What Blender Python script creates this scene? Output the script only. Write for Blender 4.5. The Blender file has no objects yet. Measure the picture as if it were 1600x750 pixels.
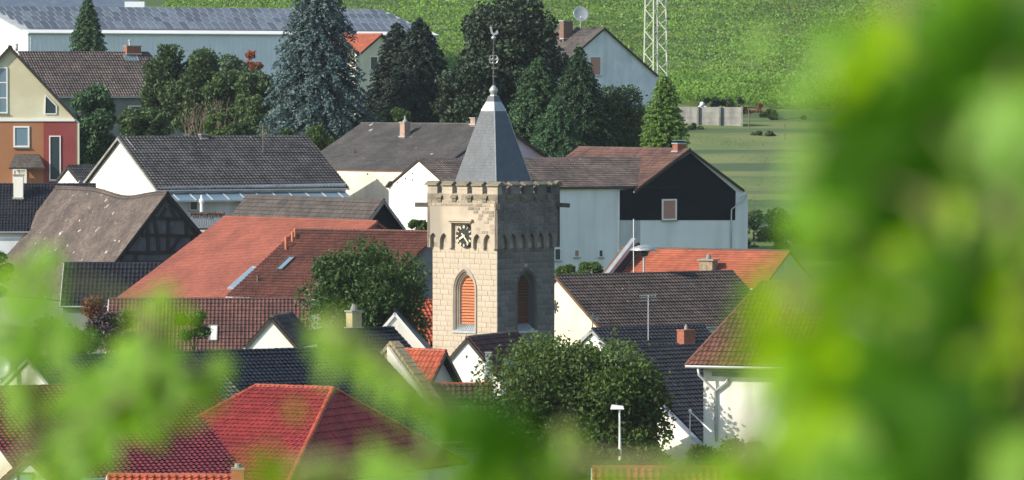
import bpy, bmesh, math, random
import numpy as np
from mathutils import Vector, Matrix, Quaternion
random.seed(7); RNG = np.random.default_rng(11)
R = math.radians
S = bpy.context.scene
COL = S.collection

# ------------------------------------------------------------------ camera
F = 7619.0                      # pixels (1600 wide frame) per unit slope
PITCH = R(1.70)
CAM = Vector((0, 0, 22.5))
cd = bpy.data.cameras.new('camera'); cam = bpy.data.objects.new('camera', cd); COL.objects.link(cam)
cd.sensor_width = 36; cd.lens = 36*F/1600
cd.clip_start = 0.1; cd.clip_end = 6000
cam.location = CAM; cam.rotation_euler = (math.pi/2-PITCH, 0, 0)
cd.dof.use_dof = True; cd.dof.focus_distance = 315; cd.dof.aperture_fstop = 6.4; cd.dof.aperture_blades = 0
S.camera = cam
# ------------------------------------------------------------------ world, sun, exposure
SUN = Vector((-0.90, -0.43, 0)).normalized()*math.cos(R(30)) + Vector((0, 0, math.sin(R(30))))
w = bpy.data.worlds.new('World'); S.world = w; w.use_nodes = True
nt = w.node_tree; bg = nt.nodes['Background']; sky = nt.nodes.new('ShaderNodeTexSky')
sky.sky_type = 'NISHITA'; sky.sun_disc = False; sky.sun_elevation = R(30); sky.sun_rotation = math.atan2(SUN.x, SUN.y)
sky.air_density = 1.0; sky.dust_density = 1.0
nt.links.new(sky.outputs[0], bg.inputs[0]); bg.inputs[1].default_value = 0.15
sd = bpy.data.lights.new('sun', 'SUN'); sun = bpy.data.objects.new('sun', sd); COL.objects.link(sun)
sd.energy = 4.6; sd.angle = R(0.5); sd.color = (1, 0.92, 0.77)
sun.rotation_euler = SUN.to_track_quat('Z', 'Y').to_euler(); sun.location = (-100, 0, 120)
S.view_settings.view_transform = 'Standard'; S.view_settings.look = 'None'
S.view_settings.exposure = 0.47; S.view_settings.gamma = 1
S.cycles.use_denoising = True
S.cycles.max_bounces = 6; S.cycles.transparent_max_bounces = 8; S.cycles.caustics_reflective = False

# ------------------------------------------------------------------ pixel helpers (pixels of the 1600 x 750 frame)
FW = Vector((0, math.cos(PITCH), -math.sin(PITCH))); UP = Vector((0, math.sin(PITCH), math.cos(PITCH)))
def ray(px, py): return Vector(((px-800)/F, 0, 0)) + UP*((375-py)/F) + FW
def P(px, py, D):
    d = ray(px, py); return CAM + d*(D/d.y)
def proj(p):
    d = p-CAM; k = d.dot(FW); return 800+F*d.x/k, 375-F*d.dot(UP)/k
def on_plane(px, py, p0, n):
    d = ray(px, py); return CAM + d*((p0-CAM).dot(n)/d.dot(n))
def mpp(D): return D/F
TY = [-400, -60, 0, 8, 40, 100, 160, 300, 370, 430, 540, 556, 615, 665, 800, 1200, 2500, 5000]
TZ = [30, 3, -1.7, -2.4, -8, -18, -23, -22.5, -18, -14, -3.5, -1.2, 1.5, 13.5, 34, 75, 110, 110]
def ground(y): return CAM.z + float(np.interp(y, TY, TZ))

# ------------------------------------------------------------------ materials
MATS = {}
def mat(name, col, rough=.85, col2=None, scale=2.0, det=6, bump=0, bscale=8, spec=.5, spots=None, spot_scale=3., spot_amt=.62,
        tv=0., rnd=0., stripe=None, transl=0., tcol=None, metal=0, coat=0, streak=None, emit=None):
    m = bpy.data.materials.new(name); m.use_nodes = True; t = m.node_tree; N = t.nodes; L = t.links
    b = N['Principled BSDF']; b.inputs['Roughness'].default_value = rough; b.inputs['Specular IOR Level'].default_value = spec
    b.inputs['Metallic'].default_value = metal
    tc = N.new('ShaderNodeTexCoord')
    c4 = lambda c: (*c, 1)
    def mix(a, bb, fac, typ='MIX'):
        x = N.new('ShaderNodeMix'); x.data_type = 'RGBA'; x.blend_type = typ
        for sock, v in ((x.inputs[6], a), (x.inputs[7], bb)):
            if isinstance(v, tuple): sock.default_value = c4(v)
            else: L.new(v, sock)
        if isinstance(fac, float): x.inputs[0].default_value = fac
        else: L.new(fac, x.inputs[0])
        return x.outputs[2]
    def noise(sc, d=4, lo=.35, hi=.65, vec=None):
        n = N.new('ShaderNodeTexNoise'); n.inputs['Scale'].default_value = sc; n.inputs['Detail'].default_value = d
        L.new(vec or tc.outputs['Object'], n.inputs['Vector'])
        r = N.new('ShaderNodeMapRange'); r.inputs[1].default_value = lo; r.inputs[2].default_value = hi
        L.new(n.outputs[0], r.inputs[0]); return r.outputs[0]
    c = col
    if col2 is not None: c = mix(col, col2, noise(scale, det))
    if streak is not None:
        mp = N.new('ShaderNodeMapping'); mp.inputs['Scale'].default_value = (1, 1, .12); L.new(tc.outputs['Object'], mp.inputs[0])
        c = mix(c, streak[0], noise(streak[1], 5, .5, .75, mp.outputs[0]))
    if tv or rnd:
        src = None
        if tv:
            a = N.new('ShaderNodeAttribute'); a.attribute_name = 'tv'; src = a.outputs['Fac']
            o = N.new('ShaderNodeObjectInfo'); ad = N.new('ShaderNodeMath'); ad.operation = 'ADD'; L.new(src, ad.inputs[0]); L.new(o.outputs['Random'], ad.inputs[1])
            fr = N.new('ShaderNodeMath'); fr.operation = 'FRACT'; L.new(ad.outputs[0], fr.inputs[0]); src = fr.outputs[0]
        else:
            o = N.new('ShaderNodeObjectInfo'); src = o.outputs['Random']
        amt = tv or rnd
        r = N.new('ShaderNodeMapRange'); r.inputs[3].default_value = 1-amt; r.inputs[4].default_value = 1+amt; L.new(src, r.inputs[0])
        cb = N.new('ShaderNodeCombineColor')
        for i in range(3): L.new(r.outputs[0], cb.inputs[i])
        c = mix(c, cb.outputs[0], 1.0, 'MULTIPLY')
    if spots is not None:
        c = mix(c, spots, noise(spot_scale, 3, spot_amt, spot_amt+.04))
    if isinstance(c, tuple): b.inputs['Base Color'].default_value = c4(c)
    else: L.new(c, b.inputs['Base Color'])
    if bump:
        n = N.new('ShaderNodeTexNoise'); n.inputs['Scale'].default_value = bscale; n.inputs['Detail'].default_value = 6
        L.new(tc.outputs['Object'], n.inputs['Vector'])
        bp = N.new('ShaderNodeBump'); bp.inputs['Strength'].default_value = bump; bp.inputs['Distance'].default_value = .05
        L.new(n.outputs[0], bp.inputs['Height']); L.new(bp.outputs[0], b.inputs['Normal'])
    if transl:
        tr = N.new('ShaderNodeBsdfTranslucent'); tt = tcol or tuple(min(1, x*1.6) for x in col)
        if tv:
            L.new(mix(tt, cb.outputs[0], 1.0, 'MULTIPLY'), tr.inputs[0])
        else: tr.inputs[0].default_value = c4(tt)
        ms = N.new('ShaderNodeMixShader'); ms.inputs[0].default_value = transl
        L.new(b.outputs[0], ms.inputs[1]); L.new(tr.outputs[0], ms.inputs[2]); L.new(ms.outputs[0], N['Material Output'].inputs[0])
    MATS[name] = m; return m
# plaster and walls
mat('white_plaster', (.80, .78, .72), .9, (.70, .68, .62), .5, bump=.15, streak=((.55, .53, .48), 1.2))
mat('cream_plaster', (.74, .68, .52), .9, (.66, .60, .46), .5, bump=.15, streak=((.52, .47, .38), 1.0))
mat('pale_plaster', (.76, .78, .79), .9, (.69, .71, .72), .4, bump=.2, streak=((.56, .58, .58), .6))
mat('cream_plaster_shaded', (.50, .48, .52), .9, (.44, .42, .46), .5, bump=.1)  # cream house's gable away from sun, lavender shade put into the colour
mat('bluish_plaster', (.70, .74, .78), .9, (.57, .62, .66), .7, bump=.15, streak=((.44, .47, .48), .8))
mat('yellow_plaster', (.66, .64, .48), .9, (.56, .51, .34), .4, bump=.1)
mat('orange_plaster', (.34, .165, .085), .9, (.34, .14, .06), .6, bump=.1)
mat('red_plaster', (.25, .06, .06), .9, (.24, .045, .04), .6, bump=.1)
mat('grey_render', (.20, .21, .21), .95, (.15, .16, .16), .8, bump=.3)
mat('corrugated_white', (.75, .75, .72), .5, (.68, .68, .66), .3)
mat('corrugated_blue', (.68, .73, .78), .5, (.62, .67, .72), .3)
mat('black_cladding', (.005, .007, .011), .85, (.007, .009, .013), 3, spec=.2)
mat('dark_wood', (.045, .038, .032), .85, (.028, .024, .02), 6, bump=.3)
mat('brown_wood', (.14, .075, .045), .8, (.10, .055, .03), 6)
mat('barn_infill', (.15, .145, .14), .95, (.10, .098, .095), 1.5, bump=.5)
mat('mortar', (.46, .40, .32), .95, (.38, .34, .28), .8, bump=.3)
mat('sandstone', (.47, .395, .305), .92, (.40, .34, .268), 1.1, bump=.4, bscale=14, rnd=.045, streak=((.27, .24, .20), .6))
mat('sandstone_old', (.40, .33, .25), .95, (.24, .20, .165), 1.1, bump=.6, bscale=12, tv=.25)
mat('sandstone_weathered_shaded', (.20, .175, .165), .95, (.13, .117, .112), 1.2, bump=.6, bscale=12, tv=.22, streak=((.10, .095, .09), .8))  # weathered stone for faces away from sun, shade put into its colour
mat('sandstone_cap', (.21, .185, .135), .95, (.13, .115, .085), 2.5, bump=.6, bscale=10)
mat('sandstone_spout', (.10, .088, .075), .95, (.07, .06, .05), 3, bump=.5)
mat('moulding_stone', (.42, .36, .28), .92, (.33, .29, .24), 2, bump=.3)
mat('rubble_stone', (.34, .27, .17), .95, (.20, .16, .11), 3, bump=.8)
mat('slate_grey', (.072, .084, .100), .40, (.058, .068, .082), 1.0, tv=.12, spec=.42)
mat('slate_dark', (.035, .042, .055), .5, (.028, .034, .045), 1.0, tv=.16, spec=.4)
mat('lead', (.42, .44, .45), .5, (.34, .36, .37), 3, metal=.3)
mat('iron', (.05, .052, .055), .6, (.08, .08, .08), 6)
mat('zinc', (.45, .47, .48), .45, (.38, .40, .41), 2, metal=.5)
mat('gold', (.78, .72, .50), .5, metal=.0)
mat('clock_black', (.008, .009, .011), .6)
mat('louvre_orange', (.48, .17, .075), .7, (.40, .13, .055), 4)
mat('louvre_orange_shaded', (.16, .065, .04), .8, (.12, .05, .03), 4)  # orange louvres on the sunless faces, shade put into the colour
mat('white_paint', (.78, .78, .76), .5)
mat('mast_paint', (.52, .54, .50), .6, (.44, .46, .42), 2)
mat('concrete', (.30, .30, .28), .9, (.22, .22, .21), 1.2, bump=.3, streak=((.16, .16, .15), 1.5))
mat('brick_red', (.33, .11, .065), .9, (.22, .08, .05), 7, bump=.4, rnd=.1)
mat('brick_brown', (.20, .12, .09), .9, (.13, .085, .07), 7, bump=.4)
mat('brick_yellow', (.48, .40, .24), .9, (.36, .30, .19), 6, bump=.3)
mat('terracotta', (.50, .17, .08), .8, (.40, .13, .06), 3)
mat('pink_stone', (.40, .27, .21), .9, (.30, .2, .16), 4)
mat('copper_gutter', (.14, .075, .05), .6)
mat('glass', (.035, .05, .065), .08, spec=.8)
mat('glass_sky', (.16, .24, .30), .15, spec=.8)
mat('curtain', (.36, .16, .13), .8, (.46, .26, .2), 12)
mat('pale_blind', (.70, .66, .58), .8)
mat('solar_cell', (.085, .105, .135), .35, (.16, .18, .20), 1.2, spec=.8, rnd=.35)
mat('sheet_metal', (.55, .57, .57), .4, (.47, .49, .5), .6, metal=.2)
mat('soil', (.085, .075, .05), .95, (.05, .06, .03), 1.5, bump=.5)
mat('bark', (.10, .08, .06), .95, (.06, .048, .038), 6, bump=.6)
mat('twig', (.17, .13, .10), .95)
# ground with grass and worn patches
mat('ground_grass', (.09, .14, .035), .95, (.16, .185, .055), .12, det=8, bump=.6, bscale=4)
def _bands():
    m = MATS['ground_grass']; t = m.node_tree; N = t.nodes; L = t.links; b = N['Principled BSDF']; src = b.inputs['Base Color'].links[0].from_socket
    tc = N.new('ShaderNodeTexCoord'); mp = N.new('ShaderNodeMapping'); mp.inputs['Scale'].default_value = (.006, .024, 1); L.new(tc.outputs['Object'], mp.inputs[0])
    n = N.new('ShaderNodeTexNoise'); n.inputs['Scale'].default_value = 1.6; n.inputs['Detail'].default_value = 5; L.new(mp.outputs[0], n.inputs['Vector'])
    r = N.new('ShaderNodeMapRange'); r.inputs[1].default_value = .46; r.inputs[2].default_value = .58; L.new(n.outputs[0], r.inputs[0])
    x = N.new('ShaderNodeMix'); x.data_type = 'RGBA'; x.inputs[7].default_value = (.050, .092, .028, 1); L.new(r.outputs[0], x.inputs[0]); L.new(src, x.inputs[6]); L.new(x.outputs[2], b.inputs['Base Color'])
_bands()
mat('plastic_white', (.75, .75, .75), .4)
# tiles
def tmat(name, c, c2, rough=.7, tv=.14, spots=None, sa=.64, ss=2.2, sc=.5, spec=.4):
    c2 = tuple(x*.80+.004 for x in c2); tv += .06
    mat(name, c, rough, c2, sc, tv=tv, spots=spots, spot_amt=sa, spot_scale=ss, spec=spec)
tmat('t_maroon', (.15, .024, .030), (.12, .020, .025), .42, .10)
tmat('t_red', (.37, .056, .048), (.33, .048, .042), .45, .08)
tmat('t_navy', (.010, .014, .023), (.007, .010, .017), .45, .2, spec=.3)
tmat('t_slatebrown', (.130, .103, .092), (.085, .070, .065), .6, .25, (.30, .28, .24), .70, 2.5)
tmat('t_black', (.075, .072, .072), (.050, .050, .052), .5, .25, (.26, .26, .25), .70, 2.2)
tmat('t_black_wet', (.022, .023, .028), (.015, .016, .021), .45, .2, (.16, .16, .16), .73, 2.5)
tmat('t_moss', (.085, .078, .074), (.060, .057, .056), .85, .12, (.36, .35, .31), .69, 1.3)
tmat('t_barn', (.135, .105, .090), (.095, .075, .066), .9, .22, (.50, .46, .40), .685, 1.6)
tmat('t_brown', (.16, .085, .066), (.11, .064, .054), .75, .2)
tmat('t_salmon', (.31, .095, .060), (.275, .083, .052), .7, .07)
tmat('t_darkred', (.155, .058, .040), (.12, .047, .034), .65, .15)
tmat('t_redbrown', (.145, .066, .054), (.105, .052, .044), .7, .15)
tmat('t_umber', (.068, .053, .048), (.048, .039, .037), .6, .2, (.22, .2, .18), .72, 2.5)
tmat('t_orange', (.40, .115, .060), (.36, .10, .05), .7, .08)
tmat('t_orangered', (.40, .085, .038), (.32, .070, .034), .65, .14)
tmat('t_chestnut', (.115, .055, .045), (.08, .040, .034), .6, .15)
tmat('t_rust', (.185, .080, .052), (.13, .062, .044), .75, .2)
tmat('t_greybrown', (.10, .085, .077), (.075, .064, .06), .8, .2)
# foliage
def lmat(name, c, tl=.3, tc=None, tv=.45, rough=.55): mat(name, c, rough, tv=tv, transl=tl, tcol=tc, spec=.3)
lmat('f_spruce_blue', (.095, .150, .150), .05, tv=.45)
lmat('f_fir_dark', (.024, .043, .032), .08)
lmat('f_pine', (.036, .060, .034), .1)
lmat('f_conifer', (.050, .105, .045), .12, tv=.6)
lmat('f_thuja', (.13, .22, .045), .25)
lmat('f_hedge', (.065, .11, .040), .22)
lmat('f_broad', (.050, .105, .028), .25, (.12, .22, .03))
lmat('f_broad2', (.062, .108, .028), .28, (.22, .30, .03), .6)
lmat('f_shrub', (.075, .125, .035), .25, (.15, .25, .04))
lmat('f_autumn', (.20, .09, .05), .2)
lmat('f_orange', (.30, .09, .04), .3, (.4, .12, .03))
lmat('f_purple', (.07, .055, .06), .15)
lmat('f_vineyard', (.125, .225, .045), .40, (.34, .55, .06), .6)
lmat('f_grass', (.12, .165, .05), .3, (.16, .2, .06), .2)
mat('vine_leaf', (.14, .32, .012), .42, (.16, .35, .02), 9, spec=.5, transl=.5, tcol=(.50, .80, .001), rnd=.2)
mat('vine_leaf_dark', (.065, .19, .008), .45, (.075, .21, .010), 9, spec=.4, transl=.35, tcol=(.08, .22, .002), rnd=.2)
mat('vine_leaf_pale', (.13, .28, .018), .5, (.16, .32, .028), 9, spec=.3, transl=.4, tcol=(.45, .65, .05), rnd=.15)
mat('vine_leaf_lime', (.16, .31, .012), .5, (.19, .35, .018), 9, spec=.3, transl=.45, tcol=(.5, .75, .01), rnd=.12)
mat('vine_stem', (.16, .17, .06), .7)

# ------------------------------------------------------------------ object helpers
def thing(name, loc, label, cat, group=None, rz=0):
    o = bpy.data.objects.new(name, None); COL.objects.link(o); o.location = loc; o.rotation_euler = (0, 0, rz)
    o['label'] = label; o['category'] = cat
    if group: o['group'] = group
    o.empty_display_size = .2
    return o
def tag(o, label, cat, group=None):
    o['label'] = label; o['category'] = cat
    if group: o['group'] = group
    return o
WL = {}
def wmat(o):                       # world matrix from the parents chain (no depsgraph needed)
    m = o.matrix_basis.copy()
    while o.parent: o = o.parent; m = o.matrix_basis @ m
    return m
def link(name, me, parent=None, kind=None, matrix=None):
    o = bpy.data.objects.new(name, me); COL.objects.link(o)
    if matrix is not None: o.matrix_basis = matrix
    if parent is not None: o.parent = parent
    if kind: o['kind'] = kind
    return o
def fast_mesh(name, V, Q, m, tv=None, smooth=False):
    """V (n,3), Q (m,k) with k 3 or 4, tv per face"""
    V = np.asarray(V, dtype=np.float32); Q = np.asarray(Q, dtype=np.int32); k = Q.shape[1]
    me = bpy.data.meshes.new(name); me.vertices.add(len(V)); me.vertices.foreach_set('co', V.ravel())
    me.loops.add(Q.size); me.loops.foreach_set('vertex_index', Q.ravel())
    me.polygons.add(len(Q)); me.polygons.foreach_set('loop_start', np.arange(len(Q), dtype=np.int32)*k)
    try: me.polygons.foreach_set('loop_total', np.full(len(Q), k, dtype=np.int32))
    except Exception: pass
    me.update(calc_edges=True)
    if tv is not None:
        a = me.attributes.new('tv', 'FLOAT', 'FACE'); a.data.foreach_set('value', np.asarray(tv, dtype=np.float32))
    if m: me.materials.append(m if not isinstance(m, str) else MATS[m])
    me.polygons.foreach_set('use_smooth', np.full(len(Q), bool(smooth), dtype=bool))
    return me
class MB:
    """collects simple solids; build() links them as one mesh, in the parent's frame if verts are world coordinates"""
    def __init__(s): s.v = []; s.f = []
    def add(s, vs, fs):
        n = len(s.v); s.v += [Vector(v) for v in vs]; s.f += [tuple(i+n for i in f) for f in fs]; return s
    def hexa(s, c):                 # 8 corners: bottom 4 (ccw), top 4
        return s.add(c, [(3, 2, 1, 0), (4, 5, 6, 7), (0, 1, 5, 4), (1, 2, 6, 5), (2, 3, 7, 6), (3, 0, 4, 7)])
    def box(s, c, sx, sy, sz, M=None):
        c = Vector(c); vs = [Vector((x*sx/2, y*sy/2, z*sz/2)) for z in (-1, 1) for x, y in ((-1, -1), (1, -1), (1, 1), (-1, 1))]
        if M is not None: vs = [M @ v for v in vs]
        return s.hexa([c+v for v in vs])
    def beam(s, a, b, wd, ht, up=Vector((0, 0, 1)), top=False):
        """bar from a to b; wd across, ht along up-ish; top=True puts a-b on the top face"""
        a = Vector(a); b = Vector(b); d = (b-a).normalized(); side = d.cross(up)
        if side.length < 1e-4: side = d.cross(Vector((0, 1, 0)))
        side.normalize(); u = side.cross(d).normalized()
        o = -u*ht if top else -u*ht/2
        q = []
        for e in (a, b): q.append([e-side*wd/2+o, e+side*wd/2+o, e+side*wd/2+o+u*ht, e-side*wd/2+o+u*ht])
        (A0, A1, A2, A3), (B0, B1, B2, B3) = q
        return s.add([A0, A1, A2, A3, B0, B1, B2, B3], [(0, 1, 2, 3), (7, 6, 5, 4), (0, 4, 5, 1), (1, 5, 6, 2), (2, 6, 7, 3), (3, 7, 4, 0)])
    def tube(s, pts, r, n=8, cap=True):
        pts = [Vector(p) for p in pts]; rs = r if isinstance(r, (list, tuple)) else [r]*len(pts); base = len(s.v); ring = []
        for i, p in enumerate(pts):
            d = (pts[min(i+1, len(pts)-1)]-pts[max(i-1, 0)]).normalized()
            x = d.cross(Vector((0, 0, 1)));  x = x if x.length > 1e-3 else d.cross(Vector((0, 1, 0)))
            x.normalize(); y = d.cross(x)
            s.v += [p+(x*math.cos(t)+y*math.sin(t))*rs[i] for t in (2*math.pi*k/n for k in range(n))]
        for i in range(len(pts)-1):
            for k in range(n):
                a = base+i*n+k; b2 = base+i*n+(k+1) % n; s.f.append((a, b2, b2+n, a+n))
        if cap: s.f.append(tuple(base+k for k in range(n-1, -1, -1))); s.f.append(tuple(base+(len(pts)-1)*n+k for k in range(n)))
        return s
    def lathe(s, c, prof, n=16):    # prof: (r, z)
        c = Vector(c); base = len(s.v)
        for r, z in prof: s.v += [c+Vector((r*math.cos(2*math.pi*k/n), r*math.sin(2*math.pi*k/n), z)) for k in range(n)]
        for i in range(len(prof)-1):
            for k in range(n):
                a = base+i*n+k; b2 = base+i*n+(k+1) % n; s.f.append((a, b2, b2+n, a+n))
        s.f.append(tuple(base+k for k in range(n-1, -1, -1))); s.f.append(tuple(base+(len(prof)-1)*n+k for k in range(n)))
        return s
    def prism(s, poly, d):          # extrude planar polygon by vector d
        n = len(poly); base = len(s.v); d = Vector(d); s.v += [Vector(p) for p in poly]+[Vector(p)+d for p in poly]
        s.f.append(tuple(base+i for i in range(n-1, -1, -1))); s.f.append(tuple(base+n+i for i in range(n)))
        for i in range(n): s.f.append((base+i, base+(i+1) % n, base+n+(i+1) % n, base+n+i))
        return s
    def build(s, name, m, parent=None, local=False, kind=None, smooth=False, fixn=True):
        if parent is not None and not local: inv = wmat(parent).inverted(); vs = [inv @ v for v in s.v]
        else: vs = s.v
        me = bpy.data.meshes.new(name); me.from_pydata([tuple(v) for v in vs], [], s.f)
        if fixn:
            bm = bmesh.new(); bm.from_mesh(me); bmesh.ops.recalc_face_normals(bm, faces=bm.faces); bm.to_mesh(me); bm.free()
        if smooth:
            for p in me.polygons: p.use_smooth = True
        me.materials.append(MATS[m]); return link(name, me, parent, kind)

# ------------------------------------------------------------------ roof tiles
STY = {  # tile width, row height, roll height, step, samples per tile
    'pan': (.25, .36, .046, .058, 4), 'panbig': (.30, .40, .055, .06, 5), 'panfar': (.30, .42, .060, .075, 4),
    'flat': (.20, .20, .0, .022, 1), 'flatbig': (.34, .30, .0, .03, 1), 'slate': (.22, .20, .0, .012, 1)}
def profile(f): return np.where(f < .55, np.sin(np.pi*f/.55), -.25*np.sin(np.pi*(f-.55)/.45))
def facet_frame(poly):
    n = Vector((0, 0, 0))
    for i in range(len(poly)): n += (poly[i]-poly[0]).cross(poly[(i+1) % len(poly)]-poly[0])
    n.normalize()
    if n.z < 0: n = -n
    u = Vector((0, 0, 1)).cross(n).normalized(); v = n.cross(u).normalized()
    return n, u, v
def tiles(poly, style, m, parent, indiv=0, deform=None, lift=.01, tname='roof_tiles', one='roof_tile', jitter=.004):
    poly = [Vector(p) for p in poly]; tw, rh, amp, st, k = STY[style]; UC = .05 if amp else .02
    n, u, v = facet_frame(poly); o = poly[0]
    uv = [((p-o).dot(u), (p-o).dot(v)) for p in poly]
    u0, u1 = min(a for a, _ in uv), max(a for a, _ in uv); v0, v1 = min(b for _, b in uv), max(b for _, b in uv)
    ni = int(math.ceil((u1-u0)/tw)); nj = int(math.ceil((v1-v0)/rh))
    us = u0+np.arange(ni*k+1)/k*tw; pr = amp*profile((np.arange(ni*k+1) % k)/k) if amp else np.zeros(ni*k+1)
    U = np.array(u); Vv = np.array(v); Nn = np.array(n); O = np.array(o)
    rows = []; jitter = jitter if amp else .0015
    for j in range(nj):
        jit = RNG.normal(0, jitter); wob = jitter*np.sin(us*.9+j*1.3)
        rows.append((v0+j*rh-UC, st+jit)); rows.append((v0+(j+1)*rh, 0+jit))
    VV = np.array([r[0] for r in rows]); HH = np.array([r[1] for r in rows])
    base = O + us[None, :, None]*U + VV[:, None, None]*Vv + (HH[:, None]+pr[None, :]+lift+jitter*RNG.normal(0, 1, (len(rows), len(us))))[:, :, None]*Nn
    W = len(us); idx = np.arange(len(rows)*W).reshape(len(rows), W)
    q = np.stack([idx[:-1, :-1], idx[:-1, 1:], idx[1:, 1:], idx[1:, :-1]], -1)          # (2nj-1, W-1, 4)
    col = np.arange(W-1)//k
    tvs = RNG.random((nj, ni)); rowi = np.minimum((np.arange(len(rows)-1)+1)//2, nj-1)
    rowi = np.where(np.arange(len(rows)-1) % 2 == 0, np.arange(len(rows)-1)//2, rowi)
    tvf = tvs[rowi][:, col]
    keep = np.ones(q.shape[:2], bool); singles = []
    inv = wmat(parent).inverted()
    if indiv:
        def inside(a, b):
            s_ = None
            for i in range(len(uv)):
                x0, y0 = uv[i]; x1, y1 = uv[(i+1) % len(uv)]; c = (x1-x0)*(b-y0)-(y1-y0)*(a-x0)
                if abs(c) < 1e-9: continue
                if s_ is None: s_ = c > 0
                elif (c > 0) != s_: return False
            return True
        cand = []
        for j in range(nj):
            for i in range(ni):
                a, b = u0+i*tw, v0+j*rh
                if all(inside(a+da, b+db) for da in (.002, tw-.002) for db in (.002, rh-.002)):
                    p = o+u*(a+tw/2)+v*(b+rh/2); x, y = proj(p)
                    if -10 < x < 1610 and -10 < y < 760: cand.append((p.y, i, j))
        cand.sort()
        for _, i, j in cand[:indiv]:
            keep[2*j, i*k:(i+1)*k] = False
            if j > 0: keep[2*j-1, i*k:(i+1)*k] = False
            singles.append((i, j))
    Q = q[keep]; T = tvf[keep]
    if len(Q):
        me = fast_mesh(tname, base.reshape(-1, 3), Q, m, T)
        bm = bmesh.new(); bm.from_mesh(me); cen = sum(poly, Vector())/len(poly)
        for i in range(len(poly)):
            a, b = poly[i], poly[(i+1) % len(poly)]; e = b-a
            if e.length < 1e-4: continue
            out = e.cross(n).normalized()
            if out.dot(cen-a) > 0: out = -out
            bmesh.ops.bisect_plane(bm, geom=bm.verts[:]+bm.edges[:]+bm.faces[:], plane_co=a, plane_no=out, clear_outer=True, dist=1e-5)
        if deform:
            for vt in bm.verts: vt.co = deform(vt.co)
        loose = [vt for vt in bm.verts if not vt.link_faces]; bmesh.ops.delete(bm, geom=loose, context='VERTS')
        bm.transform(inv); bm.normal_update(); bm.to_mesh(me); bm.free()
        link(tname, me, parent, 'stuff')
    if singles:
        key = ('tile', style, m)
        if key not in WL:
            kk = 6; vs = []; fs = []
            f = np.linspace(0, 1, kk+1); hh = amp*profile(np.where(f == 1, 0, f)) if amp else np.zeros(kk+1)
            for a in range(kk+1):
                x = f[a]*tw
                vs += [(x, -UC, st+hh[a]), (x, rh, 0+hh[a]), (x, .0, hh[a]-.002)]
            for a in range(kk):
                b = a*3; fs += [(b, b+3, b+4, b+1), (b+2, b+5, b+3, b)]
            me = bpy.data.meshes.new(one); me.from_pydata(vs, [], fs); me.materials.append(MATS[m]); WL[key] = me
        for i, j in singles:
            p = o+u*(u0+i*tw)+v*(v0+j*rh)+n*(lift+random.uniform(-.006, .008))
            a = random.uniform(-.012, .012); uu = (u*math.cos(a)+v*math.sin(a)); vv = n.cross(uu)
            M = Matrix((uu, vv, n)).transposed().to_4x4(); M.translation = p
            link(one, WL[key], parent, matrix=inv @ M)
def ridge_caps(a, b, r, m, parent, indiv=False, sp=.36, deform=None, name='ridge_tiles'):
    a = Vector(a); b = Vector(b); d = b-a; L = d.length; n = max(1, int(L/sp)); d.normalize(); sp = L/n
    side = d.cross(Vector((0, 0, 1))).normalized(); up = side.cross(d).normalized()
    key = ('ridge', round(r, 3), m, round(sp, 2))
    def seg(o, jz=0):
        vs = []; fs = []; K = 6
        for t, rr in ((0, r*1.12), (sp*1.04, r*.94)):
            for q in range(K+1):
                an = math.pi*q/K; vs.append(o+d*t+side*math.cos(an)*rr+up*(math.sin(an)*rr-.03+jz))
        for q in range(K): fs.append((q, q+1, K+2+q, K+1+q))
        fs.append(tuple(range(K, -1, -1))); return vs, fs
    if indiv:
        if key not in WL:
            vs, fs = [], []
            K = 6
            for t, rr in ((0, r*1.12), (sp*1.04, r*.94)):
                for q in range(K+1):
                    an = math.pi*q/K; vs.append((t, -math.cos(an)*rr, math.sin(an)*rr-.03))
            for q in range(K): fs.append((q, q+1, K+2+q, K+1+q))
            fs.append(tuple(range(K, -1, -1)))
            me = bpy.data.meshes.new('ridge_tile'); me.from_pydata(vs, [], fs); me.materials.append(MATS[m]); WL[key] = me
        inv = wmat(parent).inverted()
        for i in range(n):
            M = Matrix((d, -side, up)).transposed().to_4x4(); M.translation = a+d*(i*sp)+up*random.uniform(0, .01)
            link('ridge_tile', WL[key], parent, matrix=inv @ M)
    else:
        mb = MB()
        for i in range(n): mb.add(*seg(a+d*(i*sp), random.uniform(0, .012)))
        if deform: mb.v = [deform(v) for v in mb.v]
        mb.build(name, m, parent, kind='stuff', fixn=False)

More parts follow.
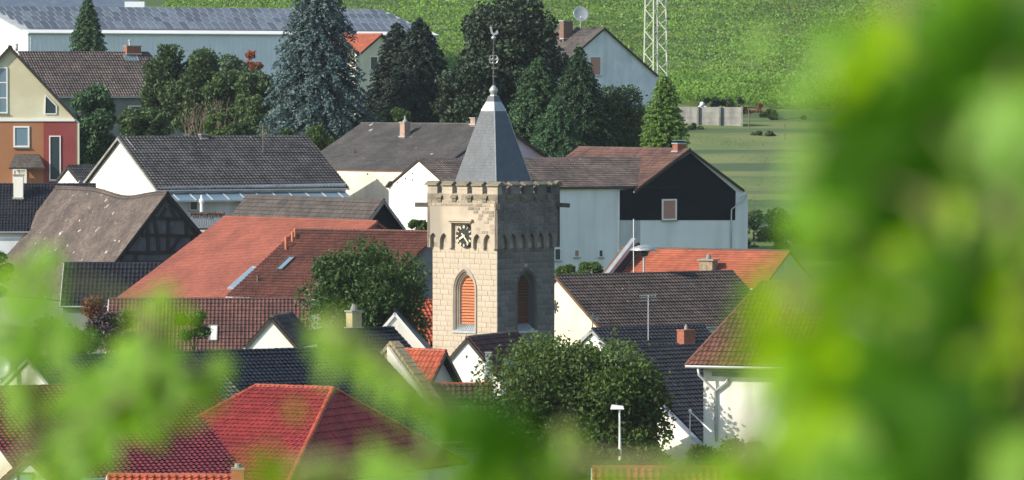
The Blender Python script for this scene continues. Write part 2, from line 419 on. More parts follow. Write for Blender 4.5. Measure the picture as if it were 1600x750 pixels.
# ------------------------------------------------------------------ houses
Z = Vector((0, 0, 1))
class H: pass
def house(name, label, A, th, Bx, E=None, hw=None, Ey=None, roof='t_black', style='panfar', wall='white_plaster', ov=.35, gov=.18,
          hip=(0, 0), indiv=0, verge='white_paint', gutter='zinc', deform=None, group=None, cat='house', back=None, gz=None, ridge=True,
          ridgemat=None, ridgeindiv=False, wallz=None, front_only=False, backtiles=None, rsp=.36, rr=.11):
    a = P(*A); r = Vector((math.cos(R(th)), math.sin(R(th)), 0)); n = Vector((r.y, -r.x, 0))
    def solve(p, d, px):
        q = ray(px, 375); k = q.x/q.y; return (k*p.y-p.x)/(d.x-k*d.y)
    b = a+r*solve(a, r, Bx)
    if E is not None: hw = solve(a, n, E[0]); Ey = E[1]
    q = a+n*hw; e = P(*(proj(q)[0], Ey), q.y); h = a.z-e.z
    bw = back or hw; bh = h*bw/hw
    g = H(); g.a, g.b, g.r, g.n, g.w, g.h = a, b, r, n, hw, h
    if (b-a).dot(r) < 0: raise ValueError(label)
    L = (b-a).length; mid = (a+b)/2
    z0 = (gz if gz is not None else min(ground(mid.y-hw), ground(mid.y+hw)))-.4
    t = thing(name, Vector((mid.x, mid.y, max(z0, ground(mid.y)-.4))), label, cat, group); g.t = t
    dz = Vector((0, 0, -1))
    ea, eb = a+n*hw+dz*h-r*hip[0], b+n*hw+dz*h+r*hip[1]
    fa, fb = a-n*bw+dz*bh-r*hip[0], b-n*bw+dz*bh+r*hip[1]
    front = [ea, eb, b, a]; rear = [fb, fa, a, b]
    g.front = front; g.fn = facet_frame(front)[0]; g.rn = facet_frame(rear)[0]
    # wall body
    wo = hw-ov; bo = bw-ov; zf = a.z-h*wo/hw-.14; zb = a.z-bh*bo/bw-.14
    s0 = a+r*gov-r*hip[0]*(.9 if hip[0] else 0); s1 = b-r*gov+r*hip[1]*(.9 if hip[1] else 0)
    def sec(p): return [Vector((*(p+n*wo).xy, z0)), Vector((*(p+n*wo).xy, zf)), Vector((*p.xy, a.z-.15)), Vector((*(p-n*bo).xy, zb)), Vector((*(p-n*bo).xy, z0))]
    if hip[0] or hip[1]:
        s0h = a+r*(gov if not hip[0] else 0)-r*max(0, hip[0]-ov*.9) if hip[0] else a+r*gov; s1h = b+r*max(0, hip[1]-ov*.9) if hip[1] else b-r*gov
        mb = MB(); z1 = min(zf, zb)
        c = [(s0h+n*wo), (s1h+n*wo), (s1h-n*bo), (s0h-n*bo)]
        mb.hexa([Vector((*p.xy, z0)) for p in c]+[Vector((*p.xy, z1)) for p in c]); 
        if not hip[0] or not hip[1]:
            p = s0h if not hip[0] else s1h; q2 = r*.25 if not hip[0] else -r*.25
            mb.prism([Vector((*(p+n*wo).xy, z1)), Vector((*p.xy, a.z-.15)), Vector((*(p-n*bo).xy, z1))], q2)
        s0, s1 = s0h, s1h
    else:
        s = sec(s0); mb = MB(); K = 14 if deform else 1
        for i in range(K): mb.prism([p+(s1-s0)*(i/K) for p in s], (s1-s0)/K)
    if deform: mb.v = [deform(v)-Z*.12 if v.z > z0+1 else v for v in mb.v]
    g.wall = mb.build('wall', wall, t); g.s0, g.s1 = s0, s1
    g.pf = s0+n*wo; g.z0 = z0; g.zf = zf; g.wo = wo
    # roof slab + tiles
    th_ = .10; mb = MB(); facets = [front, rear]
    if hip[0]: facets.append([fa, ea, a])
    if hip[1]: facets.append([eb, fb, b])
    for f in facets:
        fn = facet_frame(f)[0]; mb.prism([p-fn*.012 for p in f], -fn*th_)
    if deform:
        mb2 = MB()
        for f in facets:
            fn = facet_frame(f)[0]; K = 14
            for i in range(K):
                l0 = f[0].lerp(f[1], i/K); l1 = f[0].lerp(f[1], (i+1)/K); u0_ = f[3].lerp(f[2], i/K); u1_ = f[3].lerp(f[2], (i+1)/K)
                mb2.prism([deform(p)-fn*.22 for p in (l0, l1, u1_, u0_)], -fn*th_)
        mb = mb2
    rf = mb.build('roof', 'dark_wood', t); g.roof = rf
    tiles(front, style, roof, rf, indiv=indiv, deform=deform)
    if hip[0]: tiles(facets[2], style, roof, rf)
    if hip[1]: tiles(facets[-1], style, roof, rf, indiv=0)
    if not front_only: tiles(rear, 'flatbig' if backtiles is None else backtiles, roof, rf, deform=deform)
    if ridge:
        rm = ridgemat or roof
        ridge_caps(a, b, rr, rm, rf, ridgeindiv, deform=deform, sp=rsp)
        for hp, e0, e1, top in ((hip[0], ea, fa, a), (hip[1], eb, fb, b)):
            if hp:
                ridge_caps(e0, top, rr, rm, rf, ridgeindiv, sp=rsp); ridge_caps(e1, top, rr, rm, rf, sp=rsp)
    if verge and not deform:
        for hp, e0, e1, top, sg in ((hip[0], ea, fa, a, -1), (hip[1], eb, fb, b, 1)):
            if not hp:
                mb = MB(); o = r*sg*.02
                mb.beam(e0+o+dz*.02, top+o+dz*.02, .05, .17, top=True); mb.beam(top+o+dz*.022, e1+o+dz*.022, .05, .17, top=True)
                mb.build('verge_board', verge, t)
    if gutter:
        MB().tube([ea+n*.06+dz*.06, eb+n*.06+dz*.06], .075, 6).build('gutter', gutter, t)
    return g
def roofpt(g, px, py, rear=False): return on_plane(px, py, g.a, g.rn if rear else g.fn)
def window(parent, p0, n, x0, y0, x1, y1, pane='glass', frame='white_paint', fw=.07, bars=(0, 0), name='window', shape=None, off=.0, sill=True):
    """window on the plane (p0,n), rectangle given in frame pixels"""
    n = n.normalized(); u = Vector((-n.y, n.x, 0)).normalized()
    c = [on_plane(x, y, p0, n) for x, y in ((x0, y1), (x1, y1), (x1, y0), (x0, y0))]
    zb = (c[0].z+c[1].z)/2; zt = (c[2].z+c[3].z)/2; sgn = 1 if (c[1]-c[0]).dot(u) > 0 else -1; u = u*sgn
    o = Vector((*c[0].xy, zb)); W = (c[1]-c[0]).dot(u); Hh = zt-zb
    Z = Vector((0, 0, 1)); o = o+n*off
    if W < .12: W = .12
    mb = MB()
    def bar(x, z, w_, h_, d=.07, base=.0):
        mb.hexa([o+u*(x+a)+Z*(z+bz)+n*(base+q) for bz in (0, h_) for a, q in ((0, 0), (w_, 0), (w_, d), (0, d))])
    if shape:   # polygon in unit coordinates
        pts = [o+u*(a*W)+Z*(b*Hh) for a, b in shape]
        cc = sum(pts, Vector())/len(pts)
        for i in range(len(pts)):
            a, b = pts[i], pts[(i+1) % len(pts)]; mb.beam(a+n*.035, b+n*.035, fw, .07, up=n)
        wnd = mb.build(name, frame, parent)
        MB().prism([p+n*.004 for p in pts], n*.012).build('pane', pane, wnd); return wnd
    bar(0, 0, fw, Hh); bar(W-fw, 0, fw, Hh); bar(fw, 0, W-2*fw, fw); bar(fw, Hh-fw, W-2*fw, fw)
    for i in range(bars[0]): bar((i+1)*W/(bars[0]+1)-fw*.4, fw, fw*.8, Hh-2*fw, .05)
    for i in range(bars[1]): bar(fw, (i+1)*Hh/(bars[1]+1)-fw*.4, W-2*fw, fw*.8, .045)
    wnd = mb.build(name, frame, parent)
    MB().hexa([o+u*x+Z*z+n*q for z in (fw, Hh-fw) for x, q in ((fw, .004), (W-fw, .004), (W-fw, .02), (fw, .02))]).build('pane', pane, wnd)
    if sill: MB().hexa([o+u*x+Z*z+n*q for z in (-.09, -.015) for x, q in ((-.06, 0), (W+.06, 0), (W+.06, .14), (-.06, .14))]).build('sill', 'concrete', wnd)
    return wnd
def chimney(parent, p, w_, d_, h_, rz=0, m='brick_brown', cap='concrete', pot=None, sink=.8, capo=.06, flash=True):
    """p = point where its front foot meets the roof"""
    M = Matrix.Rotation(rz, 3, 'Z'); p = Vector(p)
    c = MB().box(p+Vector((0, 0, (h_-sink)/2)), w_, d_, h_+sink, M).build('chimney', m, parent)
    MB().box(p+Vector((0, 0, h_+.05)), w_+2*capo, d_+2*capo, .1, M).build('cap', cap, c)
    if flash: MB().box(p+Vector((0, 0, -.02)), w_+.16, d_+.2, .12, M).build('flashing', 'zinc', c)
    if pot: MB().lathe(p+Vector((0, 0, h_+.1)), pot, 10).build('chimney_pot', 'concrete', c)
    return c
POT = [(.13, 0), (.12, .25), (.16, .28), (.16, .36), (.07, .42), (.05, .5)]
def skylight(g, x0, y0, x1, y1, pane='glass_sky', fr='zinc'):
    """roof window between two frame pixels (bottom-left, top-right of its slanted outline)"""
    n, u, v = facet_frame(g.front); a = roofpt(g, x0, y1); b = roofpt(g, x1, y0); d = b-a; W = d.dot(u); L = d.dot(v)
    if W < 0: a = a+u*W; W = -W
    W = max(W, .55)
    mb = MB(); f = .06
    def q(x, y, ww, hh, z0, z1): mb.hexa([a+u*(x+i)+v*(y+j)+n*z for z in (z0, z1) for i, j in ((0, 0), (ww, 0), (ww, hh), (0, hh))])
    q(0, 0, W, f, 0, .14); q(0, L-f, W, f, 0, .14); q(0, f, f, L-2*f, 0, .14); q(W-f, f, f, L-2*f, 0, .14)
    s = mb.build('skylight', fr, g.t); mb = MB(); q(f, f, W-2*f, L-2*f, .05, .10); mb.build('pane', pane, s); return s
def pole(name, label, cat, pts, r, m='zinc', parent=None):
    mb = MB().tube(pts, r, 8)
    if parent is not None: return mb.build(name, m, parent)
    t = thing(name, pts[0], label, cat); mb.build('mast', m, t); return t
def downpipe(g, pts, r=.05, m='zinc', name='downpipe'): return MB().tube(pts, r, 8).build(name, m, g.t, smooth=True)


# ================================================================== SETTING: terrain
def terrain():
    ys = sorted(set(list(TY)+list(range(-60, 60, 6))+list(range(60, 420, 12))+list(range(420, 900, 6))+list(range(900, 5001, 150))))
    xs = [-3000, -1500, -800, -400, -250]+list(range(-180, 181, 6))+[250, 400, 800, 1500, 3000]
    V = []
    for y in ys:
        for x in xs:
            z = ground(y) - (.28 if y < 5 else 0)
            if 60 < y: z += .25*math.sin(x*.13+y*.05)*math.sin(y*.09)*min(1, (y-60)/100)
            V.append((x, y, z))
    W = len(xs); Q = [(j*W+i, j*W+i+1, (j+1)*W+i+1, (j+1)*W+i) for j in range(len(ys)-1) for i in range(W-1)]
    me = fast_mesh('ground', V, Q, 'ground_grass', smooth=True); return link('ground', me, None, 'structure')
terrain()

# ------------------------------------------------------------------ leaves, in bulk
def leaf_quads(C, size, nrm=None, spread=1.0, aspect=.62, fold=.18):
    """diamond leaves: centres (n,3); returns verts, quads"""
    n = len(C); size = np.broadcast_to(np.asarray(size, float), (n,))
    d = RNG.normal(0, 1, (n, 3))
    if nrm is not None: d = d*spread+nrm
    d /= np.linalg.norm(d, axis=1)[:, None]+1e-9
    t = np.cross(d, RNG.normal(0, 1, (n, 3))); t /= np.linalg.norm(t, axis=1)[:, None]+1e-9; b = np.cross(d, t)
    s = size[:, None]/2
    v = np.stack([C-t*s, C-b*s*aspect+d*s*fold, C+t*s, C+b*s*aspect+d*s*fold], 1).reshape(-1, 3)
    q = np.arange(4*n).reshape(n, 4); return v, q
def leaves_obj(name, C, size, m, parent, tv=None, **kw):
    v, q = leaf_quads(C, size, **kw)
    if parent is not None: v = v-np.array(wmat(parent).translation)
    me = fast_mesh(name, v, q, m, RNG.random(len(q)) if tv is None else tv); return link(name, me, parent, 'stuff' if parent is not None else None)
def ball(n, r0=.55):
    d = RNG.normal(0, 1, (n, 3)); d /= np.linalg.norm(d, axis=1)[:, None]; return d*(r0+(1-r0)*RNG.random((n, 1))**.7)
def broad_tree(label, cx, top, bot, halfw, D, m='f_broad', n=9000, leaf=.26, lobes=38, group=None, name='broadleaf_tree', cat='tree', seed=1, gap=.0, flat=.8, bark='bark'):
    """tree whose crown spans the given frame pixels at distance D"""
    rs = np.random.default_rng(seed)
    ct = P(cx, top, D); cb = P(cx, bot, D); r = halfw*mpp(D); hz = (ct.z-cb.z)/2; c = Vector((ct.x, D, (ct.z+cb.z)/2))
    g = ground(D); t = thing(name, (c.x, D, min(g, cb.z-.3)), label, cat, group)
    L = []
    for _ in range(lobes):
        d = rs.normal(0, 1, 3); d /= np.linalg.norm(d); k = .30+.56*rs.random()**.6
        L.append((c.x+d[0]*r*k, c.y+d[1]*r*flat*k, c.z+d[2]*hz*k*.95, (.25+.18*rs.random())*min(r, hz*1.1)))
    per = n//lobes; C = []; T = []
    for x, y, z, rr in L:
        b = ball(per, .45)*rr*np.array([1.1, 1, .85]); C.append(b+np.array([x, y, z])); T.append(np.clip(rs.random()*.5+RNG.random(per)*.5, 0, 1))
    C = np.concatenate(C); T = np.concatenate(T)
    # stray twigs at the outline
    k = n//12; d = RNG.normal(0, 1, (k, 3)); d /= np.linalg.norm(d, axis=1)[:, None]
    LL = np.array(L)[RNG.integers(0, len(L), k)]; C2 = LL[:, :3]+d*LL[:, 3:4]*(.95+.45*RNG.random((k, 1))**2)*np.array([1, 1, .85]); C = np.concatenate([C, C2]); T = np.concatenate([T, RNG.random(k)])
    sz = leaf*(.6+.8*RNG.random(len(C)))
    leaves_obj('crown', C, sz, m, t, tv=T, nrm=np.array([0, 0, .5]), fold=.3)
    mb = MB(); z0 = t.location.z; base = Vector((c.x, c.y, z0-.2)); fork = Vector((c.x+.1, c.y, cb.z+hz*.35))
    tr = max(.07, r*.045); mb.tube([base, base.lerp(fork, .5)+Vector((.05*r, 0, 0)), fork], [tr*1.4, tr*1.1, tr*.8], 8)
    for x, y, z, rr in L[:12]:
        e = Vector((x, y, z)); mb.tube([fork-Vector((0, 0, .2)), fork.lerp(e, .5)+Vector((0, 0, .12*hz)), e], [tr*.55, tr*.33, tr*.1], 5)
    mb.build('trunk', bark, t, smooth=True); return t
def conifer(label, cx, top, D, halfw, m='f_fir_dark', bot=None, name='spruce_tree', cat='tree', group=None, seed=1, levels=26, leaf=.42, droop=.35, power=.85, dens=1.0, base_frac=.06, up=0.):
    """spruce or fir: whorls of branches hung with sprays; halfw is its half width in pixels at its foot"""
    rs = np.random.default_rng(seed); tp = P(cx, top, D); g = ground(D); z0 = g if bot is None else max(g, P(cx, bot, D).z); Ht = tp.z-g; r = halfw*mpp(D)
    t = thing(name, (tp.x, D, g), label, cat, group); zb = max(z0, g+.5); Hc = tp.z-zb
    C = []; N = []; Sz = []; T = []; mb = MB(); mb.tube([Vector((tp.x, D, g-.2)), Vector((tp.x, D, g+Ht*.5)), Vector((tp.x, D, tp.z-.1))], [max(.12, Ht*.014), max(.08, Ht*.009), .02], 7)
    for l in range(levels):
        f = (l+.5*rs.random())/levels                      # 0 top, 1 foot
        z = tp.z-Hc*f**.95*(1-base_frac)-.1; rad = r*(f**power)*(1-.25*max(0, f-.85)/.15)+.12
        nb = int((6+9*f)*dens)+3; ph = rs.random()*6.28
        for b in range(nb):
            az = ph+6.283*b/nb+rs.normal(0, .18); L = rad*(.72+.4*rs.random()); dirv = np.array([math.cos(az), math.sin(az), 0])
            ns = max(6, int(L/leaf*6.5*dens)); s = (np.arange(ns)+RNG.random(ns))/ns
            zz = -droop*L*(s**1.3)*.8+up*L*s**2+.10*L*np.sin(s*3.1)
            side = np.array([-dirv[1], dirv[0], 0]); wd = (.26*L*(1-s*.6)*.6+.06)
            p = np.array([tp.x, D, z])+dirv*(L*s)[:, None]+side*(RNG.normal(0, .45, ns)*wd)[:, None]; p[:, 2] += zz+RNG.normal(-.03, .07*leaf*2, ns)
            C.append(p); N.append(np.tile(np.array([dirv[0]*.35, dirv[1]*.35, .55]), (ns, 1))); Sz.append(leaf*(.55+.75*RNG.random(ns))*(1-.25*s)); tt = rs.random(); T.append(np.clip(tt*.35+.45*s*s+.2*RNG.random(ns), 0, 1))
    C = np.concatenate(C); N = np.concatenate(N); Sz = np.concatenate(Sz); T = np.concatenate(T)
    leaves_obj('crown', C, Sz, m, t, tv=T, nrm=N, spread=.55, aspect=.5, fold=.35)
    mb.build('trunk', 'bark', t, smooth=True); return t
def bush(label, cx, top, bot, halfw, D, m='f_shrub', n=1500, leaf=.2, name='shrub', cat='shrub', group=None, seed=1, lobes=10):
    return broad_tree(label, cx, top, bot, halfw, D, m, n, leaf, lobes, group, name, cat, seed)

def haze():
    mb = MB().hexa([Vector((x, y, z)) for z in (-3.5, 150) for x, y in ((-3100, -420), (3100, -420), (3100, 5100), (-3100, 5100))])
    m = bpy.data.materials.new('haze'); m.use_nodes = True; N = m.node_tree.nodes; N.remove(N['Principled BSDF'])
    v = N.new('ShaderNodeVolumePrincipled'); v.inputs['Color'].default_value = (.86, .93, 1, 1); v.inputs['Density'].default_value = HAZE; v.inputs['Anisotropy'].default_value = .2
    m.node_tree.links.new(v.outputs[0], N['Material Output'].inputs['Volume']); MATS['haze'] = m
    mb.build('haze', 'haze', None, kind='stuff')
HAZE = .00006
haze()
# ================================================================== LARGE BUILDINGS, from far to near
Z = Vector((0, 0, 1))
def tile_hall():
    g = house('industrial_hall', 'long pale hall with solar panels on its low roof behind the trees', (-24, 14, 601), 25, 605, hw=16, Ey=52, roof='t_greybrown', style='flatbig',
              wall='corrugated_blue', ov=.15, gov=.1, verge='sheet_metal', gutter=None, cat='hall', ridge=False, front_only=True)
    for c in g.roof.children: bpy.data.objects.remove(c)
    g.roof.data.materials[0] = MATS['sheet_metal']
    n, u, v = facet_frame(g.front); e0 = g.front[0]; L = (g.front[1]-g.front[0]).length; SL = (g.front[3]-g.front[0]).dot(v)
    # ribs of the wall sheets
    mb = MB(); pn = g.n; x = .3
    while x < L-.3:
        p = g.pf+g.r*x; mb.box(Vector((p.x, p.y, (g.z0+g.zf)/2+.1))+pn*.02, .09, .06, g.zf-g.z0-.2, Matrix.Rotation(R(25), 3, 'Z')); x += .62
    mb.build('wall_ribs', 'corrugated_blue', g.t, kind='stuff')
    mb = MB(); q = -g.r; x = .5
    while x < 28:
        p = g.s0+g.n*g.wo-g.n*x+q*.02; zt = g.zf+(g.a.z-g.zf)*min(x, g.wo)/g.wo if x < g.wo else g.zf+(g.a.z-g.zf)*(2-x/g.wo)
        mb.box(Vector((p.x, p.y, (g.z0+zt)/2-.1)), .06, .09, zt-g.z0-.3, Matrix.Rotation(R(25), 3, 'Z')); x += .62
    sheet = MB(); a = g.s0+g.n*g.wo; b = g.s0-g.n*g.wo; o = -g.r*.03
    sheet.prism([Vector((*a.xy, g.z0)), Vector((*a.xy, g.zf)), Vector((*g.s0.xy, g.a.z-.16)), Vector((*b.xy, g.zf)), Vector((*b.xy, g.z0))], -g.r*.03)
    sheet.build('end_wall', 'corrugated_white', g.t); mb.v = [vv-g.r*.035 for vv in mb.v]; mb.build('end_wall_ribs', 'corrugated_white', g.t, kind='stuff')
    MB().beam(e0+n*.05+v*.9, g.front[1]+n*.05+v*.9, 2.1, .12, up=n).build('eave_flashing', 'corrugated_white', g.t)
    MB().tube([e0-v*.1, g.front[1]-v*.1], .1, 6).build('gutter', 'zinc', g.t)
    mb = MB(); mbox = None
    sx, sy = 1.02, 2.3; vs = [(i*sx, j*sy, k*.05) for k in (0, 1) for i, j in ((0, 0), (1, 0), (1, 1), (0, 1))]
    frame = bpy.data.meshes.new('solar_panel'); m2 = MB(); m2.hexa([Vector(p) for p in vs]); frame.from_pydata([tuple(p) for p in m2.v], [], m2.f); frame.materials.append(MATS['zinc'])
    cell = bpy.data.meshes.new('cells'); m3 = MB(); m3.hexa([Vector((.05+i*(sx-.1), .05+j*(sy-.1), .045+k*.02)) for k in (0, 1) for i, j in ((0, 0), (1, 0), (1, 1), (0, 1))]); cell.from_pydata([tuple(p) for p in m3.v], [], m3.f); cell.materials.append(MATS['solar_cell'])
    inv = wmat(g.t).inverted(); tilt = R(13)
    uu = u; vv = (v*math.cos(tilt)+n*math.sin(tilt)); nn = uu.cross(vv)
    for row in range(4):
        for i in range(int((L-1.5)/1.06)):
            if len(g.t.children) > 300: break
            p = e0+u*(.8+i*1.06)+v*(2.6+row*3.3)+n*.1
            if not -30 < proj(p)[0] < 1600: continue
            M = Matrix((uu, vv, nn)).transposed().to_4x4(); M.translation = p
            o = link('solar_panel', frame, g.t, matrix=inv @ M); link('cells', cell, o)
    return g
hall = tile_hall()
g = house('storage_hall', 'second pale hall with solar roof showing above the long hall, top left corner', (-80, -16, 644), 25, 196, hw=9, Ey=10, roof='t_greybrown', style='flatbig', wall='corrugated_white',
          ov=.1, gov=.1, verge='sheet_metal', gutter='corrugated_white', cat='hall', ridge=False, front_only=True)
for c in list(g.roof.children): bpy.data.objects.remove(c)
g.roof.data.materials[0] = MATS['solar_cell']
MB().box(P(211, 17, 642)+Z*.3, 2.6, 2, 1.8).build('vent_box', 'corrugated_blue', g.t)

# house with dish far right of the pine
g = house('gabled_house', 'pale blue-grey gabled house with satellite dish below the vineyard', (945, 43, 540), 127, 850, E=(859, 118), roof='t_greybrown', style='flatbig', wall='bluish_plaster', ov=.5, gov=.25, verge='dark_wood', gutter='zinc')
window(g.t, g.s0, -g.r, 921, 88, 939, 118, pane='curtain', fw=.1)
c = roofpt(g, 884, 60); chimney(g.roof, c, 1.3, .9, 1.9, R(37), 'brick_brown', cap='lead')
skylight(g, 850, 47, 868, 57)
c = P(907, 40, 541); dsh = thing('satellite_dish', c, 'round grey satellite dish on the ridge of the pale blue house', 'satellite dish')
MB().tube([c-Z*.3, c+Z*.75], .045, 8).build('mast', 'zinc', dsh)
dm = MB(); M = Matrix.Rotation(R(75), 4, 'X') @ Matrix.Rotation(R(15), 4, 'Y'); pr = [(0.02, .0), (.3, .02), (.6, .08), (.85, .17), (.88, .2), (.84, .2), (.6, .11), (.3, .05), (.02, .03)]
dm.lathe((0, 0, 0), pr, 20); dm.v = [(M @ v)+c+Z*1.25+Vector((0, -.1, 0)) for v in dm.v]; dm.build('reflector', 'zinc', dsh, smooth=True)
MB().tube([c+Z*.9, c+Vector((0, -.7, .85))], .03, 6).build('arm', 'zinc', dsh); MB().box(c+Vector((0, -.75, .95)), .14, .16, .14).build('feed_horn', 'plastic_white', dsh)

# orange roof behind the blue spruce
g = house('gabled_house', 'cream house with small orange roof between blue spruce and dark firs', (597, 53, 520), 143, 520, E=(563, 83), roof='t_orange', style='flatbig', wall='cream_plaster', ov=.4, gov=.3, verge='dark_wood')
window(g.t, g.s0, -g.r, 578, 88, 590, 110, fw=.08)

# brown roof house behind, left
g = house('village_house', 'grey house with dark brown hipped roof behind the yellow and red house', (28, 81, 500), 28, 232, hw=5.6, Ey=151, roof='t_slatebrown', style='panfar', wall='grey_render', ov=.45, hip=(0, 2.1), gutter='zinc')
window(g.t, g.pf, g.n, 200, 165, 228, 190, fw=.1); window(g.t, g.pf, g.n, 229, 165, 256, 190, fw=.1)
ch = chimney(g.roof, roofpt(g, 207, 84), 1.6, .8, .75, R(28), 'brick_red'); MB().lathe(wmat(ch).to_3x3() @ Vector((0, 0, 0))+roofpt(g, 203, 84)+Z*.8, [(.12, 0), (.12, .45), (.18, .5), (.18, .62), (.05, .7)], 10).build('chimney_pot', 'zinc', ch)
skylight(g, 197, 85, 212, 96)

# yellow and red house on the left
g = house('gabled_house', 'yellow gabled house with orange and red lower walls on the left edge', (15, 72, 400), 95, 18.5, E=(-88, 184), roof='t_slatebrown', style='flatbig', wall='yellow_plaster', ov=.25, gov=.25, verge='dark_wood', gutter=None)
GN = -g.r
def panel(parent, p0, n, pts, th_, m, name): 
    q = [on_plane(x, y, p0, n) for x, y in pts]; return MB().prism(q, n*th_).build(name, m, parent)
panel(g.t, g.s0, GN, [(-90, 190), (68, 190), (68, 330), (-90, 330)], .03, 'orange_plaster', 'orange_wall')
panel(g.t, g.s0, GN, [(68, 190), (119.5, 190), (119.5, 330), (68, 330)], .034, 'red_plaster', 'red_wall')
panel(g.t, g.s0, GN, [(-90, 185.5), (117, 185.5), (117, 189.5), (-90, 189.5)], .12, 'white_paint', 'string_course')
p1 = g.s0+GN*.035
window(g.t, p1, GN, 21, 197, 46, 230, pane='glass_sky', fw=.13); window(g.t, p1, GN, 77, 212, 95, 282, pane='glass', fw=.09)
window(g.t, g.s0, GN, -4, 105, 12, 177, pane='glass_sky', fw=.1, bars=(0, 2)); window(g.t, g.s0, GN, 70, 148, 88, 178, pane='glass', fw=.09, shape=[(0, 0), (1, 0), (1, .42), (.05, 1)])
window(g.t, g.s0+GN*.033, GN, 20, 264, 42, 300, pane='pale_blind', fw=.12, name='door')
a0 = on_plane(24, 241, g.s0, GN); a1 = on_plane(60, 241, g.s0, GN); b0 = on_plane(14, 262, g.s0, GN)+GN*1.2; b1 = on_plane(70, 262, g.s0, GN)+GN*1.2
cp = MB().prism([b0, b1, a1, a0], -Z*.1).build('canopy', 'dark_wood', g.t); tiles([b0+Z*.01, b1+Z*.01, a1+Z*.01, a0+Z*.01], 'flat', 't_greybrown', cp, tname='canopy_tiles')
MB().box(on_plane(28, 290, g.s0, GN)+GN*.6, .3, .3, 2.6).build('canopy_post', 'white_plaster', g.t)
MB().lathe(P(26, 72, 404)-Z*.4, [(.1, 0), (.1, .5), (.14, .52), (.14, .6), (.02, .62)], 8).build('flue', 'zinc', g.t)

# big dark roofed house in the middle
g = house('village_house', 'cream house under broad dark mossy roof left of the spire', (784, 194, 395), 130, 565, E=(680, 268), roof='t_moss', style='flat', wall='cream_plaster', ov=.55, gov=.3, verge='dark_wood', gutter='copper_gutter')
wl = panel(g.t, g.s0, -g.r, [(690, 262), (784, 197), (868, 262), (868, 330), (690, 330)], .03, 'cream_plaster_shaded', 'gable_wall')
chimney(g.roof, roofpt(g, 633, 213), .62, .62, 1.1, R(40), 'pink_stone', pot=[(.2, 0), (.2, .1), (.08, .2), (.1, .32), (.03, .5)])
chimney(g.roof, roofpt(g, 744, 194), .75, .6, .45, R(40), 'pink_stone'); MB().tube([roofpt(g, 554, 240), roofpt(g, 554, 240)+Z*.4], .06, 6).build('vent_pipe', 'iron', g.roof)
for x0, x1 in ((582, 601), (553, 559)): window(g.t, g.pf, g.n, x0, 275, x1, 304, pane='pale_blind', fw=.05)
e = g.front[0]+(g.front[1]-g.front[0])*.0
q = [on_plane(558, 269, g.pf+g.n*.5, g.n), on_plane(559, 274, g.pf+g.n*.5, g.n), on_plane(572, 289, g.pf+g.n*.1, g.n), on_plane(573, 330, g.pf+g.n*.1, g.n)]
downpipe(g, q, .06, 'zinc'); downpipe(g, [on_plane(574, 270, g.pf+g.n*.12, g.n), on_plane(574, 330, g.pf+g.n*.12, g.n)], .05, 'copper_gutter')

# dark tiled house with white gable, left centre
g = house('village_house', 'white-gabled house with long black pantile roof and glazed lean-to under its eave', (184, 214, 385), 28, 480, E=(246, 297), roof='t_black', style='panfar', wall='white_plaster', ov=.3, gov=.3, verge='concrete', gutter='zinc')
panel(g.t, g.pf, g.n, [(246, 292), (540, 286), (540, 420), (246, 424)], .03, 'bluish_plaster', 'front_wall')
e0, e1 = g.front[0], g.front[1]
a0 = e0+g.r*.6-Z*.25-g.n*.2; a1 = e1-g.r*.3-Z*.25-g.n*.2; ln = MB(); ln.prism([a0, a1, a1+g.n*1.5-Z*.55, a0+g.n*1.5-Z*.55], -Z*.04); gl = ln.build('lean_to_roof', 'glass_sky', g.t)
for i in range(11):
    p = a0.lerp(a1, (i+.5)/11); MB().beam(p+Z*.03, p+g.n*1.5-Z*.52, .06, .05).build('rafter', 'sheet_metal', gl)
MB().beam(a0+g.n*1.52-Z*.6, a1+g.n*1.52-Z*.6, .08, .12).build('lean_to_beam', 'zinc', g.t)
for x0, x1 in ((296, 309), (372, 382), (440, 470)): window(g.t, g.pf+g.n*.035, g.n, x0, 310, x1, 329, fw=.07)
chimney(g.roof, roofpt(g, 317, 216), .5, .5, .25, R(28), 'brick_brown')
p = roofpt(g, 411, 240); ant = thing('tv_antenna', p, 'thin roof aerial on the long black pantile roof, left of centre', 'antenna'); MB().tube([p-Z*.1, p+Z*2.2], .04, 6).build('mast', 'twig', ant)
for k in range(4): MB().beam(p+Vector((-.55+.1*k, 0, 2.15-.22*k)), p+Vector((.55-.1*k, .1, 2.15-.22*k)), .03, .03).build('rod', 'twig', ant)
q = [roofpt(g, 196, 216)+g.fn*.06, roofpt(g, 213, 237)+g.fn*.06, roofpt(g, 295, 239)+g.fn*.06, roofpt(g, 299, 230)+g.fn*.06]; MB().tube(q, .025, 5).build('lightning_wire', 'zinc', g.roof)
p = P(315, 331, 378); MB().lathe(p, [(.13, 0), (.13, .7), (.2, .72), (.2, .9), (.08, 1.1), (.08, 1.3)], 10).build('flue', 'plastic_white', g.t)

# small white gable and dark roof between
house('outbuilding', 'tiny white gable with dark roof between the yellow house and the long black roof', (105, 259, 394), 40, 160, E=(123, 282), roof='t_black', style='pan', wall='white_plaster', ov=.1, gov=.12, verge='dark_wood', cat='outbuilding')
g = house('outbuilding', 'low dark tiled roof with white chimney before the yellow and red house', (-60, 288, 387), 4, 150, hw=5, Ey=362, roof='t_black_wet', style='pan', wall='bluish_plaster', ov=.3, cat='outbuilding')
chimney(g.roof, roofpt(g, 29, 309), .75, .6, 1.75, 0, 'white_plaster', pot=None)

